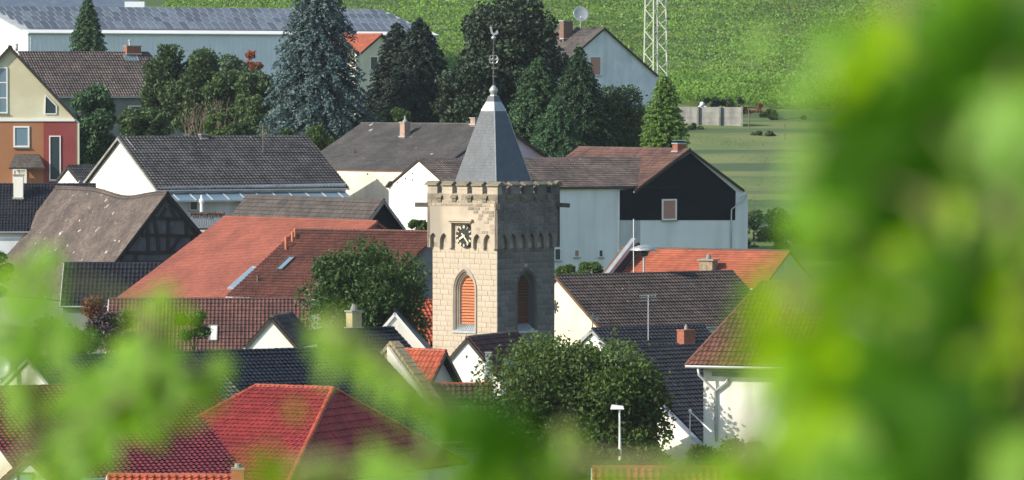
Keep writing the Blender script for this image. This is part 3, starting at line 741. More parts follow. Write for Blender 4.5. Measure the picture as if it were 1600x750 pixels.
# white gabled house and black gable house right of the tower
g = house('village_house', 'white-gabled house with grey pantile roof directly behind the tower', (653, 249, 380), 30, 1008, E=(704, 295), roof='t_slatebrown', style='pan', wall='white_plaster', ov=.25, gov=.12, verge=None, gutter='dark_wood')
panel(g.t, g.pf, g.n, [(700, 293), (975, 296), (975, 440), (700, 440)], .03, 'pale_plaster', 'front_wall')
p1 = g.pf+g.n*.035
for x0, x1, y0, y1 in ((866, 876, 388, 407), (897, 905, 390, 402), (935, 942, 390, 402)): window(g.t, p1, g.n, x0, y0, x1, y1, fw=.06, pane='curtain' if x0 == 897 else 'glass')
for x, y in ((645, 281), (634, 279), (621, 285), (645, 271)): MB().box(on_plane(x, y, g.s0, -g.r)-g.r*.02, .1, .1, .12).build('wall_vent', 'iron', g.t)
MB().beam(on_plane(608, 292, g.s0, -g.r)-g.r*.2, on_plane(614, 284, g.s0, -g.r)-g.r*.2, .3, .12).build('eave_return', 'dark_wood', g.t)
g = house('village_house', 'house with black clad gable and brown roof, one curtained window', (1078, 233, 386), 120, 905, E=(991, 299), roof='t_brown', style='pan', wall='pale_plaster', ov=.45, gov=.25, verge='dark_wood', gutter='zinc')
BN = -g.r
panel(g.t, g.s0, BN, [(968, 344), (968, 297), (998, 294), (1078, 239), (1149, 299), (1148, 344)], .06, 'black_cladding', 'cladding')
pw = MB().prism([on_plane(x, y, g.s0, BN) for x, y in ((967, 344), (1147, 344), (1147, 460), (967, 460))], BN*.03).build('lower_wall', 'pale_plaster', g.t)
MB().prism([on_plane(x, y, g.s0, BN)+BN*.03 for x, y in ((967.5, 297), (1000, 297), (1000, 460), (967.5, 460))], -BN*2.5).build('side_wall', 'pale_plaster', g.t)
window(g.t, g.s0+BN*.062, BN, 1034, 311, 1057, 344, pane='curtain', fw=.12)
MB().beam(on_plane(1163, 302, g.s0, BN)+BN*.1, on_plane(1149, 308, g.s0, BN)+BN*.1, .12, .1).build('soffit_board', 'white_paint', g.t)
downpipe(g, [on_plane(1167, 305, g.s0+BN*.3, BN), on_plane(1163, 312, g.s0+BN*.3, BN), on_plane(1143, 327, g.s0+BN*.1, BN), on_plane(1142, 430, g.s0+BN*.1, BN)], .06)
c = chimney(g.roof, roofpt(g, 1061, 236), .75, .75, .55, R(30), 'brick_red', cap='zinc'); MB().box(roofpt(g, 1061, 236)+Z*.85, 1.1, .9, .06).build('chimney_cowl', 'glass_sky', c)

# half-timbered barn
BA = P(262, 300, 365); BB = None
def sag(p, a, b, amt=.38):
    d = (b-a); L = d.length; t_ = max(0, min(1, (p-a).dot(d)/L/L)); k = max(0, 1-abs((p-a).cross(d).length)/L/9)
    return p-Z*(amt*math.sin(math.pi*t_)*k*(1.0)) + Z*(.35*math.sin(t_*9)*.3*k)
_r = Vector((math.cos(R(117)), math.sin(R(117)), 0)); _b = BA+_r*15.5
g = house('barn', 'old barn with sagging brown roof and grey half-timbered gable', (262, 300, 365), 117, 88, E=(131, 473), roof='t_barn', style='flat', wall='barn_infill', ov=.25, gov=.2, verge=None, gutter=None, deform=lambda p: sag(p, BA, _b), cat='barn')
BN = -g.r
for x0, y0, x1, y1 in ((222, 367, 303, 369), (240, 341, 291, 342), (198, 395, 330, 393), (230, 344, 231, 394), (262, 342, 262, 394), (241, 342, 248, 392), (280, 369, 267, 392), (290, 345, 291, 368),
                       (262, 304, 202, 384), (262, 304, 320, 374), (275, 342, 264, 320), (250, 341, 259, 325), (215, 394, 209, 410), (300, 369, 300, 393), (185, 410, 350, 409)):
    MB().beam(on_plane(x0, y0, g.s0, BN)+BN*.05, on_plane(x1, y1, g.s0, BN)+BN*.05, .1, .26, up=BN.cross(Vector((0, 0, 1))) if abs(x1-x0) < abs(y1-y0) else Z).build('timber', 'dark_wood', g.t)
panel(g.t, g.s0, BN, [(261, 318), (271, 318), (269, 309), (263, 307)], .04, 'clock_black', 'loft_opening')
MB().beam(g.a+Z*.05+BN*.02, g.front[0]+Z*.05+BN*.02, .08, .2, top=True).build('verge_board', 'dark_wood', g.t); MB().beam(g.a+Z*.05+BN*.02, g.a-g.n*g.w-Z*(g.h-.05)+BN*.02, .08, .2, top=True).build('verge_board', 'dark_wood', g.t)

house('outbuilding', 'dark glossy tiled lean-to roof below the half-timbered gable', (100, 411, 357), 0, 262, hw=3.2, Ey=478, roof='t_black_wet', style='panfar', wall='grey_render', ov=.2, cat='outbuilding')
house('shed', 'long narrow grey-brown shed roof with black gable behind the red barn roof', (600, 312, 352), 125, 385, E=(566, 359), roof='t_greybrown', style='pan', wall='black_cladding', ov=.15, gov=.25, verge='concrete', cat='shed')
# big red roofs
g = house('barn', 'large barn with bright salmon red roof', (590, 346, 340), 131, 350, E=(420, 478), roof='t_salmon', style='flat', wall='grey_render', ov=.4, gov=.2, verge='t_salmon', gutter='zinc', cat='barn')
_n = g.fn; _q = [roofpt(g, x, y)+_n*.03 for x, y in ((356, 453), (380, 457), (405, 421), (396, 418))]
sk = MB().prism(_q, _n*.12).build('skylight', 'zinc', g.t); _c = sum(_q, Vector())/4; MB().prism([_c+(p-_c)*.86+_n*.115 for p in _q], _n*.02).build('pane', 'glass_sky', sk)
g = house('village_house', 'house with dark red pantile roof, three terracotta vent pipes on its slope', (688, 362, 325), 146.5, 465, E=(578, 470), roof='t_darkred', style='pan', wall='grey_render', ov=.4, gov=.2, verge='t_darkred')
skylight(g, 434, 403, 452, 423, fr='iron')
for x, y0, y1 in ((447, 370, 390), (457, 362, 377), (461, 357, 371)):
    p = roofpt(g, x, y1); MB().tube([p-Z*.1, p+Z*(y1-y0)*.042, p+Z*((y1-y0)*.042+.03)], [.10, .10, .05], 8).build('vent_pipe', 'terracotta', g.roof)
p = roofpt(g, 403, 440); MB().tube([p-Z*.1, p+Z*.45], .08, 8).build('vent_pipe', 'iron', g.roof)
g = house('village_house', 'low roof of worn reddish brown pantiles in front of the two red roofs', (170, 467, 316), 2, 486, hw=4.4, Ey=552, roof='t_redbrown', style='pan', wall='white_plaster', ov=.3)
for f in [c for c in g.roof.children if c.name.startswith('roof_tiles')]: pass
skylight(g, 326, 510, 340, 534, pane='pale_blind')

# orange roof right, with its wide verge boards
g = house('village_house', 'house with bright orange roof behind the dark roof, wide pale verge board', (1003, 388, 340), -30, 1235, E=(958, 446), roof='t_orange', style='flatbig', wall='cream_plaster', ov=.3, gov=.1, verge=None, gutter='zinc', ridgemat='t_brown')
d_ = -g.r
MB().beam(P(990, 372, 339), P(944, 432, 336), .35, .30, top=True).build('verge_board', 'zinc', g.t); MB().beam(P(996, 378, 339.5), P(951, 436, 336.5), .25, .55, top=True).build('verge_soffit', 'dark_wood', g.t)
MB().beam(P(976, 384, 341), P(938, 433, 339), .25, .18, top=True).build('verge_board', 'brown_wood', g.t)
chimney(g.roof, roofpt(g, 1107, 424), 1.0, .8, .75, R(-30), 'rubble_stone', pot=[(.18, 0), (.16, .2), (.06, .35)], capo=.12)

# dark roof right of the tower
g = house('village_house', 'house right of the tower with cream gable and broad dark tiled roof', (868, 431, 313), 35, 1145, E=(942, 516), roof='t_umber', style='pan', wall='cream_plaster', ov=.15, gov=.15, verge='brown_wood', gutter='zinc')
RG = g
p = on_plane(868, 479, g.s0, -g.r)-g.r*.04; anc = MB()
for k in range(8):
    a = k*math.pi/4; uu = g.n*math.cos(a)+Z*math.sin(a); anc.beam(p, p+uu*.42, .05, .09)
anc.build('anchor_plate', 'iron', g.t)
# aerials and siren on that roof
p = P(1006, 429, 318); sr = thing('siren', p, 'mushroom-domed siren on a pole at the ridge of the dark roof', 'siren')
MB().tube([p-Z*.3, p+Z*1.55], .07, 8).build('pole', 'zinc', sr); MB().lathe(p+Z*1.45, [(.9, .12), (.93, .15), (.7, .33), (.35, .45), (.05, .49), (.04, .40), (.6, .2)], 20).build('dome', 'zinc', sr, smooth=True)
MB().lathe(p+Z*1.2, [(.2, 0), (.3, .1), (.3, .25), (.15, .35)], 12).build('horn', 'iron', sr)
pole('antenna_rod', 'thin white rod aerial standing beside the domed siren', 'antenna', [P(990, 430, 317)-Z*.3, P(990, 342, 317)], .028, 'plastic_white')
p = roofpt(RG, 926, 500)+RG.fn*0; p = P(926, 512, 306); an = thing('tv_antenna', p, 'small tilted TV aerial at the edge of the cream gable right of the tower', 'antenna'); MB().tube([p-Z*.4, p+Z*.95], .035, 6).build('mast', 'zinc', an)
for k in range(6): MB().beam(p+Vector((-.45+.12*k, -.1, .9-.06*k)), p+Vector((-.1+.12*k, .3, .62-.06*k)), .022, .022).build('rod', 'zinc', an)
MB().beam(p+Vector((-.4, 0, .8)), p+Vector((.75, 0, .55)), .03, .03).build('boom', 'zinc', an)
# ================================================================== THE TOWER
def tower():
    AL = 41.4; c0 = P(777, 400, 296); z = lambda py: P(777, py, 296).z
    s = 5.30; S2 = 5.78; hs, hS = s/2, S2/2
    ca, sa = math.cos(R(AL)), math.sin(R(AL))
    ctr = Vector((c0.x, c0.y, 0))+Vector((-hs*ca, hs*sa, 0))+Vector((hs*sa, hs*ca, 0))
    g0 = ground(ctr.y)
    t = thing('church_tower', Vector((ctr.x, ctr.y, g0)), 'square sandstone church tower with battlements, clock and orange louvred windows', 'tower', rz=-R(AL))
    inv = wmat(t).inverted(); lz = lambda py: z(py)-g0
    zc, zt, zpar, zcap = lz(389), lz(366), lz(304), lz(290)
    V3 = Vector
    # faces: rot k*90 about z; face k local frame: x along, y outward -> -Y face is k=0 (sunlit), +X face is k=1 (shaded)
    RZ = [Matrix.Rotation(k*math.pi/2, 4, 'Z') for k in range(4)]
    def face(mb, k):       # mb built in face frame (x along, -y outward, z up)
        mb.v = [RZ[k] @ v for v in mb.v]; return mb
    def lancet(cx, hw, zb, zs, n=7, k=1.55):     # outline from bottom right going up over the arch to bottom left
        Rr = hw*k; pts = [(cx+hw, zb), (cx+hw, zs)]; th = math.acos((Rr-hw)/Rr)
        pts += [(cx+hw-Rr+Rr*math.cos(th*i/n), zs+Rr*math.sin(th*i/n)) for i in range(1, n+1)]
        left = [(2*cx-x, zz) for x, zz in reversed(pts[:-1])]; return pts, left
    # ---- shaft walls with real openings
    wz0, wz1, wtop = lz(519), lz(455), None
    HWO, HWI, DEP = .86, .58, .36
    walls = MB()
    for k in range(4):
        rt, lf = lancet(0, HWO, wz0, wz1); m = MB(); th = .5
        for sgn in (1, -1):
            pts = [(0, 0), (sgn*hs, 0), (sgn*hs, zc+.3), (0, zc+.3)]+[(sgn*x, zz) for x, zz in reversed(rt)]+[(0, wz0)]
            m.prism([V3((x, -hs, zz)) for x, zz in pts], V3((0, th, 0)))
        face(m, k); walls.v and None; n = len(walls.v); walls.v += m.v; walls.f += [tuple(i+n for i in f) for f in m.f]
    walls.build('shaft_wall', 'mortar', t, local=True)
    # ---- upper stage: projecting wall with an arched corbel table at its foot
    up = MB()
    def arches(k): return [-2.42, -1.53, 1.20, 2.05] if k % 2 == 0 else [-2.3, -1.45, -.6, .25, 1.1, 1.95]
    for k in range(4):
        m = MB(); aw = .31
        pts = [(-hS, zpar), (-hS, zc)]
        for ax in arches(k):
            Rr = aw*1.7; thm = math.acos((Rr-aw)/Rr); zs = zc+.42
            pts += [(ax-aw, zc), (ax-aw, zs)]+[(ax-aw+Rr-Rr*math.cos(thm*i/4), zs+Rr*math.sin(thm*i/4)) for i in range(1, 5)]
            pts += [(ax+aw-Rr+Rr*math.cos(thm*i/4), zs+Rr*math.sin(thm*i/4)) for i in range(3, -1, -1)]+[(ax+aw, zc)]
        pts += [(hS, zc), (hS, zpar)]
        if k == 0:      # recess for the clock: split the sheet in two, left and right of the panel
            rx0, rx1, rz0, rz1 = -.90, .74, lz(390), lz(349)
            lp = [p for p in pts[:2]]; mid = (rx0+rx1)/2
            a = [i for i, ax in enumerate(arches(0)) if ax < 0]
            L = [(-hS, zpar), (-hS, zc)]; cut = 2
            body = pts[2:-2]; per = len(body)//4
            Lp = [(-hS, zpar), (-hS, zc)]+body[:2*per]+[(rx0, zc), (rx0, rz1), (mid, rz1), (mid, zpar)]
            Rp = [(mid, zpar), (mid, rz1), (rx1, rz1), (rx1, zc)]+body[2*per:]+[(hS, zc), (hS, zpar)]
            for q in (Lp, Rp): m.prism([V3((x, -hS, zz)) for x, zz in q], V3((0, hS-hs-.003, 0)))
        else: m.prism([V3((x, -hS, zz)) for x, zz in pts], V3((0, hS-hs-.003, 0)))
        face(m, k); m.build('upper_wall', 'sandstone' if k in (0, 3) else 'sandstone_weathered_shaded', t, local=True)
    core = MB().box(V3((0, 0, (zc+zpar)/2+.1)), s-.01, s-.01, zpar-zc-.25); core.build('upper_core', 'sandstone_old', t, local=True)
    # ---- stones
    cols = {}
    smesh = {}
    def stone_mesh(wd, ht, k=0):
        key = (round(wd, 2), round(ht, 2), k)
        if key not in smesh:
            pass
            b = .008; d = .02; vs = [(-wd/2, 0, -ht/2), (wd/2, 0, -ht/2), (wd/2, 0, ht/2), (-wd/2, 0, ht/2), (-wd/2+b, -d, -ht/2+b), (wd/2-b, -d, -ht/2+b), (wd/2-b, -d, ht/2-b), (-wd/2+b, -d, ht/2-b)]
            me = bpy.data.meshes.new('stone'); me.from_pydata(vs, [], [(4, 5, 6, 7), (0, 1, 5, 4), (1, 2, 6, 5), (2, 3, 7, 6), (3, 0, 4, 7)]); me.materials.append(MATS['sandstone' if k == 0 else 'sandstone_weathered_shaded']); smesh[key] = me
        return smesh[key]
    def blocked(x0, x1, z0_, z1_, hw, zb, zs, top):
        if z1_ < zb or z0_ > top: return False
        h_ = hw if z0_ < zs else hw*max(0, 1-((z0_-zs)/(top-zs))**1.5)
        return x0 < h_+.02 and x1 > -h_-.02
    ztop = wz1+HWO*1.55*math.sin(math.acos((HWO*.55)/(HWO*1.55)))
    cnt = 0; rest = MB(); rest2 = MB(); courses = []
    zz = zc+.02; 
    while zz > 0: h_ = random.choice([.29, .31, .33, .35]); courses.append((zz-h_, h_)); zz -= h_
    for k in (0, 1, 2, 3):
        for ci, (zb, h_) in enumerate(courses):
            segs = []
            # solid ranges either side of the opening
            hwm = 0
            zz0, zz1 = zb, zb+h_
            if zz1 > wz0-.02 and zz0 < ztop+.14:
                zz_ = max(zz0, wz0); hwm = (HWO+.17) if zz_ < wz1 else (HWO+.17)*max(.0, 1-((zz_-wz1)/(ztop+.16-wz1))**1.7)
            ranges = [(-hs, hs)] if hwm <= .02 else [(-hs, -hwm), (hwm, hs)]
            for x0, x1 in ranges:
                x = x0; 
                while x < x1-.05:
                    wd = random.choice([.45, .55, .65, .75, .85]); 
                    if x == x0 and ci % 2: wd = .35
                    if x1-(x+wd) < .28: wd = x1-x
                    if wd > 1.1: wd = wd/2
                    cx = x+wd/2; gz = .006
                    vis = k in (0, 1) and zb+g0 > z(548)
                    p = V3((cx, -hs+random.uniform(-.005, .006), zb+h_/2)); M = RZ[k] @ Matrix.Translation(p)
                    if vis and cnt < 298:
                        q = round((wd-2*gz)/.05)*.05 if False else wd-2*gz
                        me = stone_mesh(round(wd-2*gz, 2), h_-2*gz, k); link('stone', me, t, matrix=M); cnt += 1
                    else:
                        b_ = [(-1, 0, -1), (1, 0, -1), (1, 0, 1), (-1, 0, 1)]
                        hw2, hh2 = wd/2-gz, h_/2-gz
                        vs = [M @ V3((a*hw2, 0, c*hh2)) for a, _, c in b_]+[M @ V3((a*(hw2-.008), -.02, c*(hh2-.008))) for a, _, c in b_]
                        (rest if k in (0, 3) else rest2).add(vs, [(4, 5, 6, 7), (0, 1, 5, 4), (1, 2, 6, 5), (2, 3, 7, 6), (3, 0, 4, 7)])
                    x += wd
    rest.build('stonework', 'sandstone', t, local=True, kind='stuff', fixn=False); rest2.build('weathered_stonework', 'sandstone_weathered_shaded', t, local=True, kind='stuff', fixn=False)  # stones of the sunless faces carry the shade in their darker colour
    # small bricks of the upper stage (sides k=0: only top courses and right part; k=1: all over)
    for k in range(4):
        mb = MB(); tv = []
        zz = zpar-.36; ci = 0
        while zz > zt+.10:
            h_ = .205; x = -hS+random.uniform(0, .15)
            while x < hS-.2:
                wd = random.uniform(.30, .52)
                if x+wd > hS-.01: break
                ok = True
                if k == 0:
                    if ci > 1 and x < .85: ok = ci < 3 and x > .2
                    if ci > 1 and random.random() < .3: ok = False
                    if zz-h_ < lz(343)+.0 and x < 1.0: ok = False
                elif random.random() < .10: ok = False
                if ok:
                    M = RZ[k] @ Matrix.Translation(V3((x+wd/2, -hS+.03+random.uniform(-.012, .008), zz-h_/2)))
                    gx = .016; vs = [M @ V3((a*(wd/2-gx), 0, c*(h_/2-gx))) for a, c in ((-1, -1), (1, -1), (1, 1), (-1, 1))]+[M @ V3((a*(wd/2-gx-.012), -.05, c*(h_/2-gx-.012))) for a, c in ((-1, -1), (1, -1), (1, 1), (-1, 1))]
                    mb.add(vs, [(4, 5, 6, 7), (0, 1, 5, 4), (1, 2, 6, 5), (2, 3, 7, 6), (3, 0, 4, 7)]); tv += [random.random()]*5
                x += wd
            zz -= h_; ci += 1
        o = mb.build('small_stonework', 'sandstone_old' if k in (0, 3) else 'sandstone_weathered_shaded', t, local=True, kind='stuff', fixn=False); a = o.data.attributes.new('tv', 'FLOAT', 'FACE'); a.data.foreach_set('value', np.array(tv, dtype=np.float32))
    # ---- windows
    def ring(hw, zb, zs): r_, l_ = lancet(0, hw, zb, zs); return r_+l_
    for k in (0, 1, 2, 3):
        fr = MB(); prof = [(HWO+.14, -.055), (HWO+.10, -.09), (HWO+.02, -.09), (HWO-.02, -.03), (HWO-.07, .02), (HWO-.08, .13), (HWO-.15, .13), (HWO-.16, .2), (HWO-.22, .22), (HWI, DEP), (HWI, DEP+.1)]
        n0 = None
        for i, (hw, d) in enumerate(prof):
            pts = ring(hw, wz0+.0, wz1)
            base = len(fr.v); fr.v += [V3((x, -hs+d, zz)) for x, zz in pts]
            if i: fr.f += [(base-len(pts)+j, base-len(pts)+j+1, base+j+1, base+j) for j in range(len(pts)-1)]
        w_ = face(fr, k).build('window_surround', 'moulding_stone' if k in (0, 3) else 'sandstone_weathered_shaded', t, local=True, fixn=True)
        # sloped sill of stepped stones
        sl = MB(); sl.hexa([V3((x, y, zz)) for x, y, zz in ((-HWO-.12, -hs-.10, wz0-.14), (HWO+.12, -hs-.10, wz0-.14), (HWO+.12, -hs+.02, wz0-.14), (-HWO-.12, -hs+.02, wz0-.14), (-HWO-.12, -hs-.10, wz0), (HWO+.12, -hs-.10, wz0), (HWO+.12, -hs+.0, wz0+.02), (-HWO-.12, -hs+.0, wz0+.02))])
        sl.add([(-HWO, -hs-.02, wz0-.02), (HWO, -hs-.02, wz0-.02), (HWI, -hs+DEP+.05, wz0+.42), (-HWI, -hs+DEP+.05, wz0+.42)], [(0, 1, 2, 3)])
        for i in range(9):
            f_ = (i+.5)/9; x0 = -HWO+2*HWO*f_; x1 = -HWI+2*HWI*f_; sl.beam(V3((x0, -hs, wz0+.02)), V3((x1, -hs+DEP, wz0+.42)), .05, .04)
        face(sl, k).build('window_sill', 'lead', w_, local=True)
        lou = MB(); pts = ring(HWI, wz0+.38, wz1); lou.prism([V3((x, -hs+DEP+.09, zz)) for x, zz in pts], V3((0, .06, 0)))
        lb = face(lou, k).build('louvre_board', 'louvre_orange' if k in (0, 3) else 'louvre_orange_shaded', t, local=True)
        zi = wz0+.46; Rr = HWI*1.55; ztp = wz1+Rr*math.sin(math.acos((Rr-HWI)/Rr))
        while zi < ztp-.14:
            hw = HWI-.01 if zi < wz1 else max(.05, math.sqrt(max(0, Rr*Rr-(zi+.05-wz1)**2))-(Rr-HWI)-.02)
            m = MB(); m.add([(-hw, -hs+DEP-.035, zi-.05), (hw, -hs+DEP-.035, zi-.05), (hw, -hs+DEP+.085, zi+.09), (-hw, -hs+DEP+.085, zi+.09), (-hw, -hs+DEP-.035, zi-.025), (hw, -hs+DEP-.035, zi-.025), (hw, -hs+DEP+.085, zi+.115), (-hw, -hs+DEP+.085, zi+.115)], [(3, 2, 1, 0), (4, 5, 6, 7), (0, 1, 5, 4), (1, 2, 6, 5), (2, 3, 7, 6), (3, 0, 4, 7)])
            if k < 2: face(m, k).build('slat', 'louvre_orange' if k == 0 else 'louvre_orange_shaded', lb, local=True)
            else: lou = m
            zi += .178
    # ---- clock
    cz = lz(370); cx = .13; R_ = .68
    m = MB(); seg = 40; ctrp = V3((cx, -hs+.02, cz))
    pts = [ctrp+V3((R_*math.cos(2*math.pi*i/seg), 0, R_*math.sin(2*math.pi*i/seg))) for i in range(seg)]
    dial = m.prism(pts, V3((0, -(hS-hs-.01), 0))).build('clock_dial', 'clock_black', t, local=True)
    def dbar(ax, ay, bx, by, wd, d=.05, th=.012):
        a = V3((cx+ax, -hS-d+.045, cz+ay)); b = V3((cx+bx, -hS-d+.045, cz+by)); return MB().beam(a, b, wd, th, up=V3((0, -1, 0)))
    NUM = ['XII', 'I', 'II', 'III', 'IV', 'V', 'VI', 'VII', 'VIII', 'IX', 'X', 'XI']
    for i, nm in enumerate(NUM):
        an = math.pi/2-i*math.pi/6; rd = V3((math.cos(an), math.sin(an), 0)); tg = V3((math.sin(an), -math.cos(an), 0)); mbn = MB()
        adv = {'I': .042, 'V': .075, 'X': .075}; W = sum(adv[c] for c in nm); x = -W/2; r0, r1 = R_*.70, R_*.95
        for c in nm:
            xc = x+adv[c]/2
            segs = {'I': [((xc, r0), (xc, r1))], 'V': [((xc, r0), (xc-.026, r1)), ((xc, r0), (xc+.026, r1))], 'X': [((xc-.026, r0), (xc+.026, r1)), ((xc+.026, r0), (xc-.026, r1))]}[c]
            for (a0, b0), (a1, b1) in segs:
                p = tg*a0+rd*b0; q = tg*a1+rd*b1; bb = dbar(p.x, p.y, q.x, q.y, .026); n = len(mbn.v); mbn.v += bb.v; mbn.f += [tuple(j+n for j in f) for f in bb.f]
            x += adv[c]
        mbn.build('numeral', 'gold', dial, local=True)
    dbar(-.16, .17, .38, -.44, .075, .066).build('minute_hand', 'gold', dial, local=True); dbar(.08, .05, -.34, -.19, .12, .080).build('hour_hand', 'gold', dial, local=True)
    # hood mould above the clock, spouts
    MB().box(V3((-.12, -hS-.09, lz(345))), 2.05, .2, .13).build('hood_mould', 'sandstone', t, local=True); MB().box(V3((-.12, -hS-.04, lz(348.2))), 1.75, .1, .09).build('hood_mould', 'sandstone', t, local=True)
    z_s = lz(322)
    MB().beam(V3((-hS+.15, hS-.3, z_s)), V3((-hS-.75, hS-.1, z_s+.05)), .34, .30).build('water_spout', 'sandstone_spout', t, local=True)
    MB().beam(V3((-hS+.15, -hS+.2, z_s)), V3((-hS-.78, -hS-.2, z_s)), .32, .28).build('water_spout', 'sandstone_spout', t, local=True)
    MB().beam(V3((hS-.15, hS-.3, z_s)), V3((hS+.62, hS+.2, z_s-.05)), .30, .26).build('water_spout', 'sandstone_spout', t, local=True)
    MB().beam(V3((hS-.2, -hS+.2, z_s-.05)), V3((hS+.22, -hS-.22, z_s-.02)), .26, .34).build('water_spout', 'sandstone_spout', t, local=True)
    # ---- battlements
    zs_ = zpar; T_ = .42
    par = MB()
    for k in range(4):
        m = MB(); m.box(V3((0, -hS+T_/2, zpar-.22)), S2-(.0 if k % 2 == 0 else 2*T_+.006), T_, .45); face(m, k); n = len(par.v); par.v += m.v; par.f += [tuple(i+n for i in f) for f in m.f]
    par.build('parapet', 'sandstone', t, local=True)
    NM = 5; gap = .40; mw = (S2-(NM-1)*gap)/NM
    for k in range(4):
        for i in range(NM):
            x0 = -hS+i*(mw+gap); x1 = x0+mw; zb = zpar+.00
            inset = (T_+.004) if (k % 2 == 1) else 0
            a = x0 + (inset if i == 0 else 0); b = x1-(inset if i == NM-1 else 0)
            m = MB(); hh = zcap-zb; nst = 1
            m.box(V3(((a+b)/2, -hS+T_/2-.004, zb+hh*.25)), b-a, T_, hh*.5-.012); m.box(V3(((a+b)/2, -hS+T_/2, zb+hh*.75)), b-a-.02, T_-.02, hh*.5-.006)
            mer = face(m, k).build('merlon', 'sandstone' if k in (0, 3) else 'sandstone_weathered_shaded', t, local=True)
            c = MB(); o_ = .13; xa, xb = x0-(.14 if i == 0 else .03), x1+(.14 if i == NM-1 else .03); y0, y1 = -hS-o_, -hS+T_+o_; ym = (y0+y1)/2; zc_ = zcap-.03
            if k % 2 == 1: 
                if i == 0: xa = x0+T_+o_+.004
                if i == NM-1: xb = x1-T_-o_-.004
            c.prism([V3((xa, y0, zc_)), V3((xa, y0+.02, zc_+.07)), V3((xa, ym, zc_+.27)), V3((xa, y1-.02, zc_+.07)), V3((xa, y1, zc_))], V3((xb-xa, 0, 0)))
            face(c, k).build('coping_stone', 'sandstone_cap', mer, local=True)
            if i < NM-1:
                xs = x1+gap/2; q = MB(); q.prism([V3((xs-.24, -hS-.17, zpar-.26)), V3((xs-.24, -hS-.17, zpar-.17)), V3((xs-.24, -hS+.12, zpar+.06)), V3((xs-.24, -hS+.12, zpar-.26))], V3((.48, 0, 0)))
                q.box(V3((xs, -hS-.03, zpar-.36)), .34, .14, .18); face(q, k).build('embrasure_sill', 'sandstone_cap', t, local=True)
    MB().box(V3((0, 0, zpar-.2)), S2-2*T_, S2-2*T_, .12).build('tower_deck', 'lead', t, local=True)
    # ---- spire
    za = lz(150); zb = lz(286); A_ = 1.66; aa = .30; sp = None
    slate = MB(); zb2 = zb-.5; A2 = A_+(A_-aa)*.5/(za-zb)*1.0
    core = MB().hexa([V3((x*(A2-.05), y*(A2-.05), zb2)) for x, y in ((-1, -1), (1, -1), (1, 1), (-1, 1))]+[V3((x*(.0+aa*.8), y*(aa*.8), za)) for x, y in ((-1, -1), (1, -1), (1, 1), (-1, 1))]).build('spire', 'slate_grey', t, local=True)
    wm = wmat(t)
    a3 = aa+(A_-aa)*.02; zt_ = lz(174); at = aa+(A_-aa)*(za-zt_)/(za-zb)
    for k in range(4):
        q = [RZ[k] @ V3(p) for p in ((-A2, -A2, zb2), (A2, -A2, zb2), (at, -at, zt_), (-at, -at, zt_))]
        tiles([wm @ p for p in q], 'slate', 'slate_grey', core, tname='slates', jitter=.003)
        MB().beam(q[0].lerp(q[3], 0)+V3((0, 0, .02)), q[3], .07, .06).build('hip_lead', 'lead', core, local=True)
    M_ = MB().lathe((0, 0, 0), [(at*1.47, zt_-.05), (at*1.42, zt_+.12), (at*1.30, zt_+.2), (aa*1.15, za-.15), (.16, za+.12), (.12, za+.22), (.16, za+.3)], 4); M_.v = [Matrix.Rotation(math.pi/4, 3, 'Z') @ v for v in M_.v]
    M_.build('spire_cap', 'lead', t, local=True)
    zo = lz(146); MB().lathe((0, 0, zo), [(.1, -.2), (.13, -.12), (.20, .02), (.27, .16), (.27, .24), (.17, .38), (.09, .48), (.06, .5)], 16).build('finial_ball', 'lead', t, local=True, smooth=True)
    MB().tube([V3((0, 0, zo+.4)), V3((0, 0, lz(75)))], .045, 8).build('finial_rod', 'iron', t, local=True); MB().tube([V3((0, 0, lz(78))), V3((0, 0, lz(52)))], .03, 8).build('finial_rod', 'iron', t, local=True)
    # wrought ornament: four rings and crossbars turned to the view
    orn = MB(); vx = V3((ca, -sa*-1, 0)); vx = inv.to_3x3() @ V3((1, 0, 0)); zz0 = lz(92)
    def hoop(cc, rr, n=12, r_=.022): 
        orn.tube([cc+vx*rr*math.cos(2*math.pi*i/n)+V3((0, 0, rr*math.sin(2*math.pi*i/n))) for i in range(n+1)], r_, 5, cap=False)
    for a_, b_ in ((-.13, .13), (.13, .13), (-.13, -.13), (.13, -.13)): hoop(vx*a_+V3((0, 0, zz0+b_)), .11)
    hoop(V3((0, 0, zz0)), .27, 16); orn.tube([vx*-.34+V3((0, 0, zz0)), vx*.34+V3((0, 0, zz0))], .022, 5)
    for dz, w2 in ((-.55, .13), (-1.05, .1), (.42, .08), (-.8, .06)): orn.tube([vx*-w2+V3((0, 0, zz0+dz)), vx*w2+V3((0, 0, zz0+dz))], .03, 6)
    orn.build('wrought_ornament', 'zinc', t, local=True)
    MB().lathe((0, 0, lz(58)), [(.03, -.14), (.12, -.07), (.15, 0), (.12, .07), (.03, .14)], 12).build('small_ball', 'zinc', t, local=True, smooth=True)
    # weathercock
    wc = [(-.30, .10), (-.24, .30), (-.14, .22), (-.10, .12), (.02, .10), (.08, .26), (.10, .44), (.16, .50), (.13, .56), (.20, .53), (.23, .46), (.29, .43), (.22, .40), (.21, .26), (.16, .08), (.04, -.03), (.03, -.12), (-.03, -.12), (-.04, -.03), (-.18, .0)]
    yo = vx.cross(V3((0, 0, 1)))*.03; MB().prism([vx*-x+V3((0, 0, lz(53)+zz_)) for x, zz_ in wc], yo).build('weathercock', 'zinc', t, local=True)
    return t
tower()
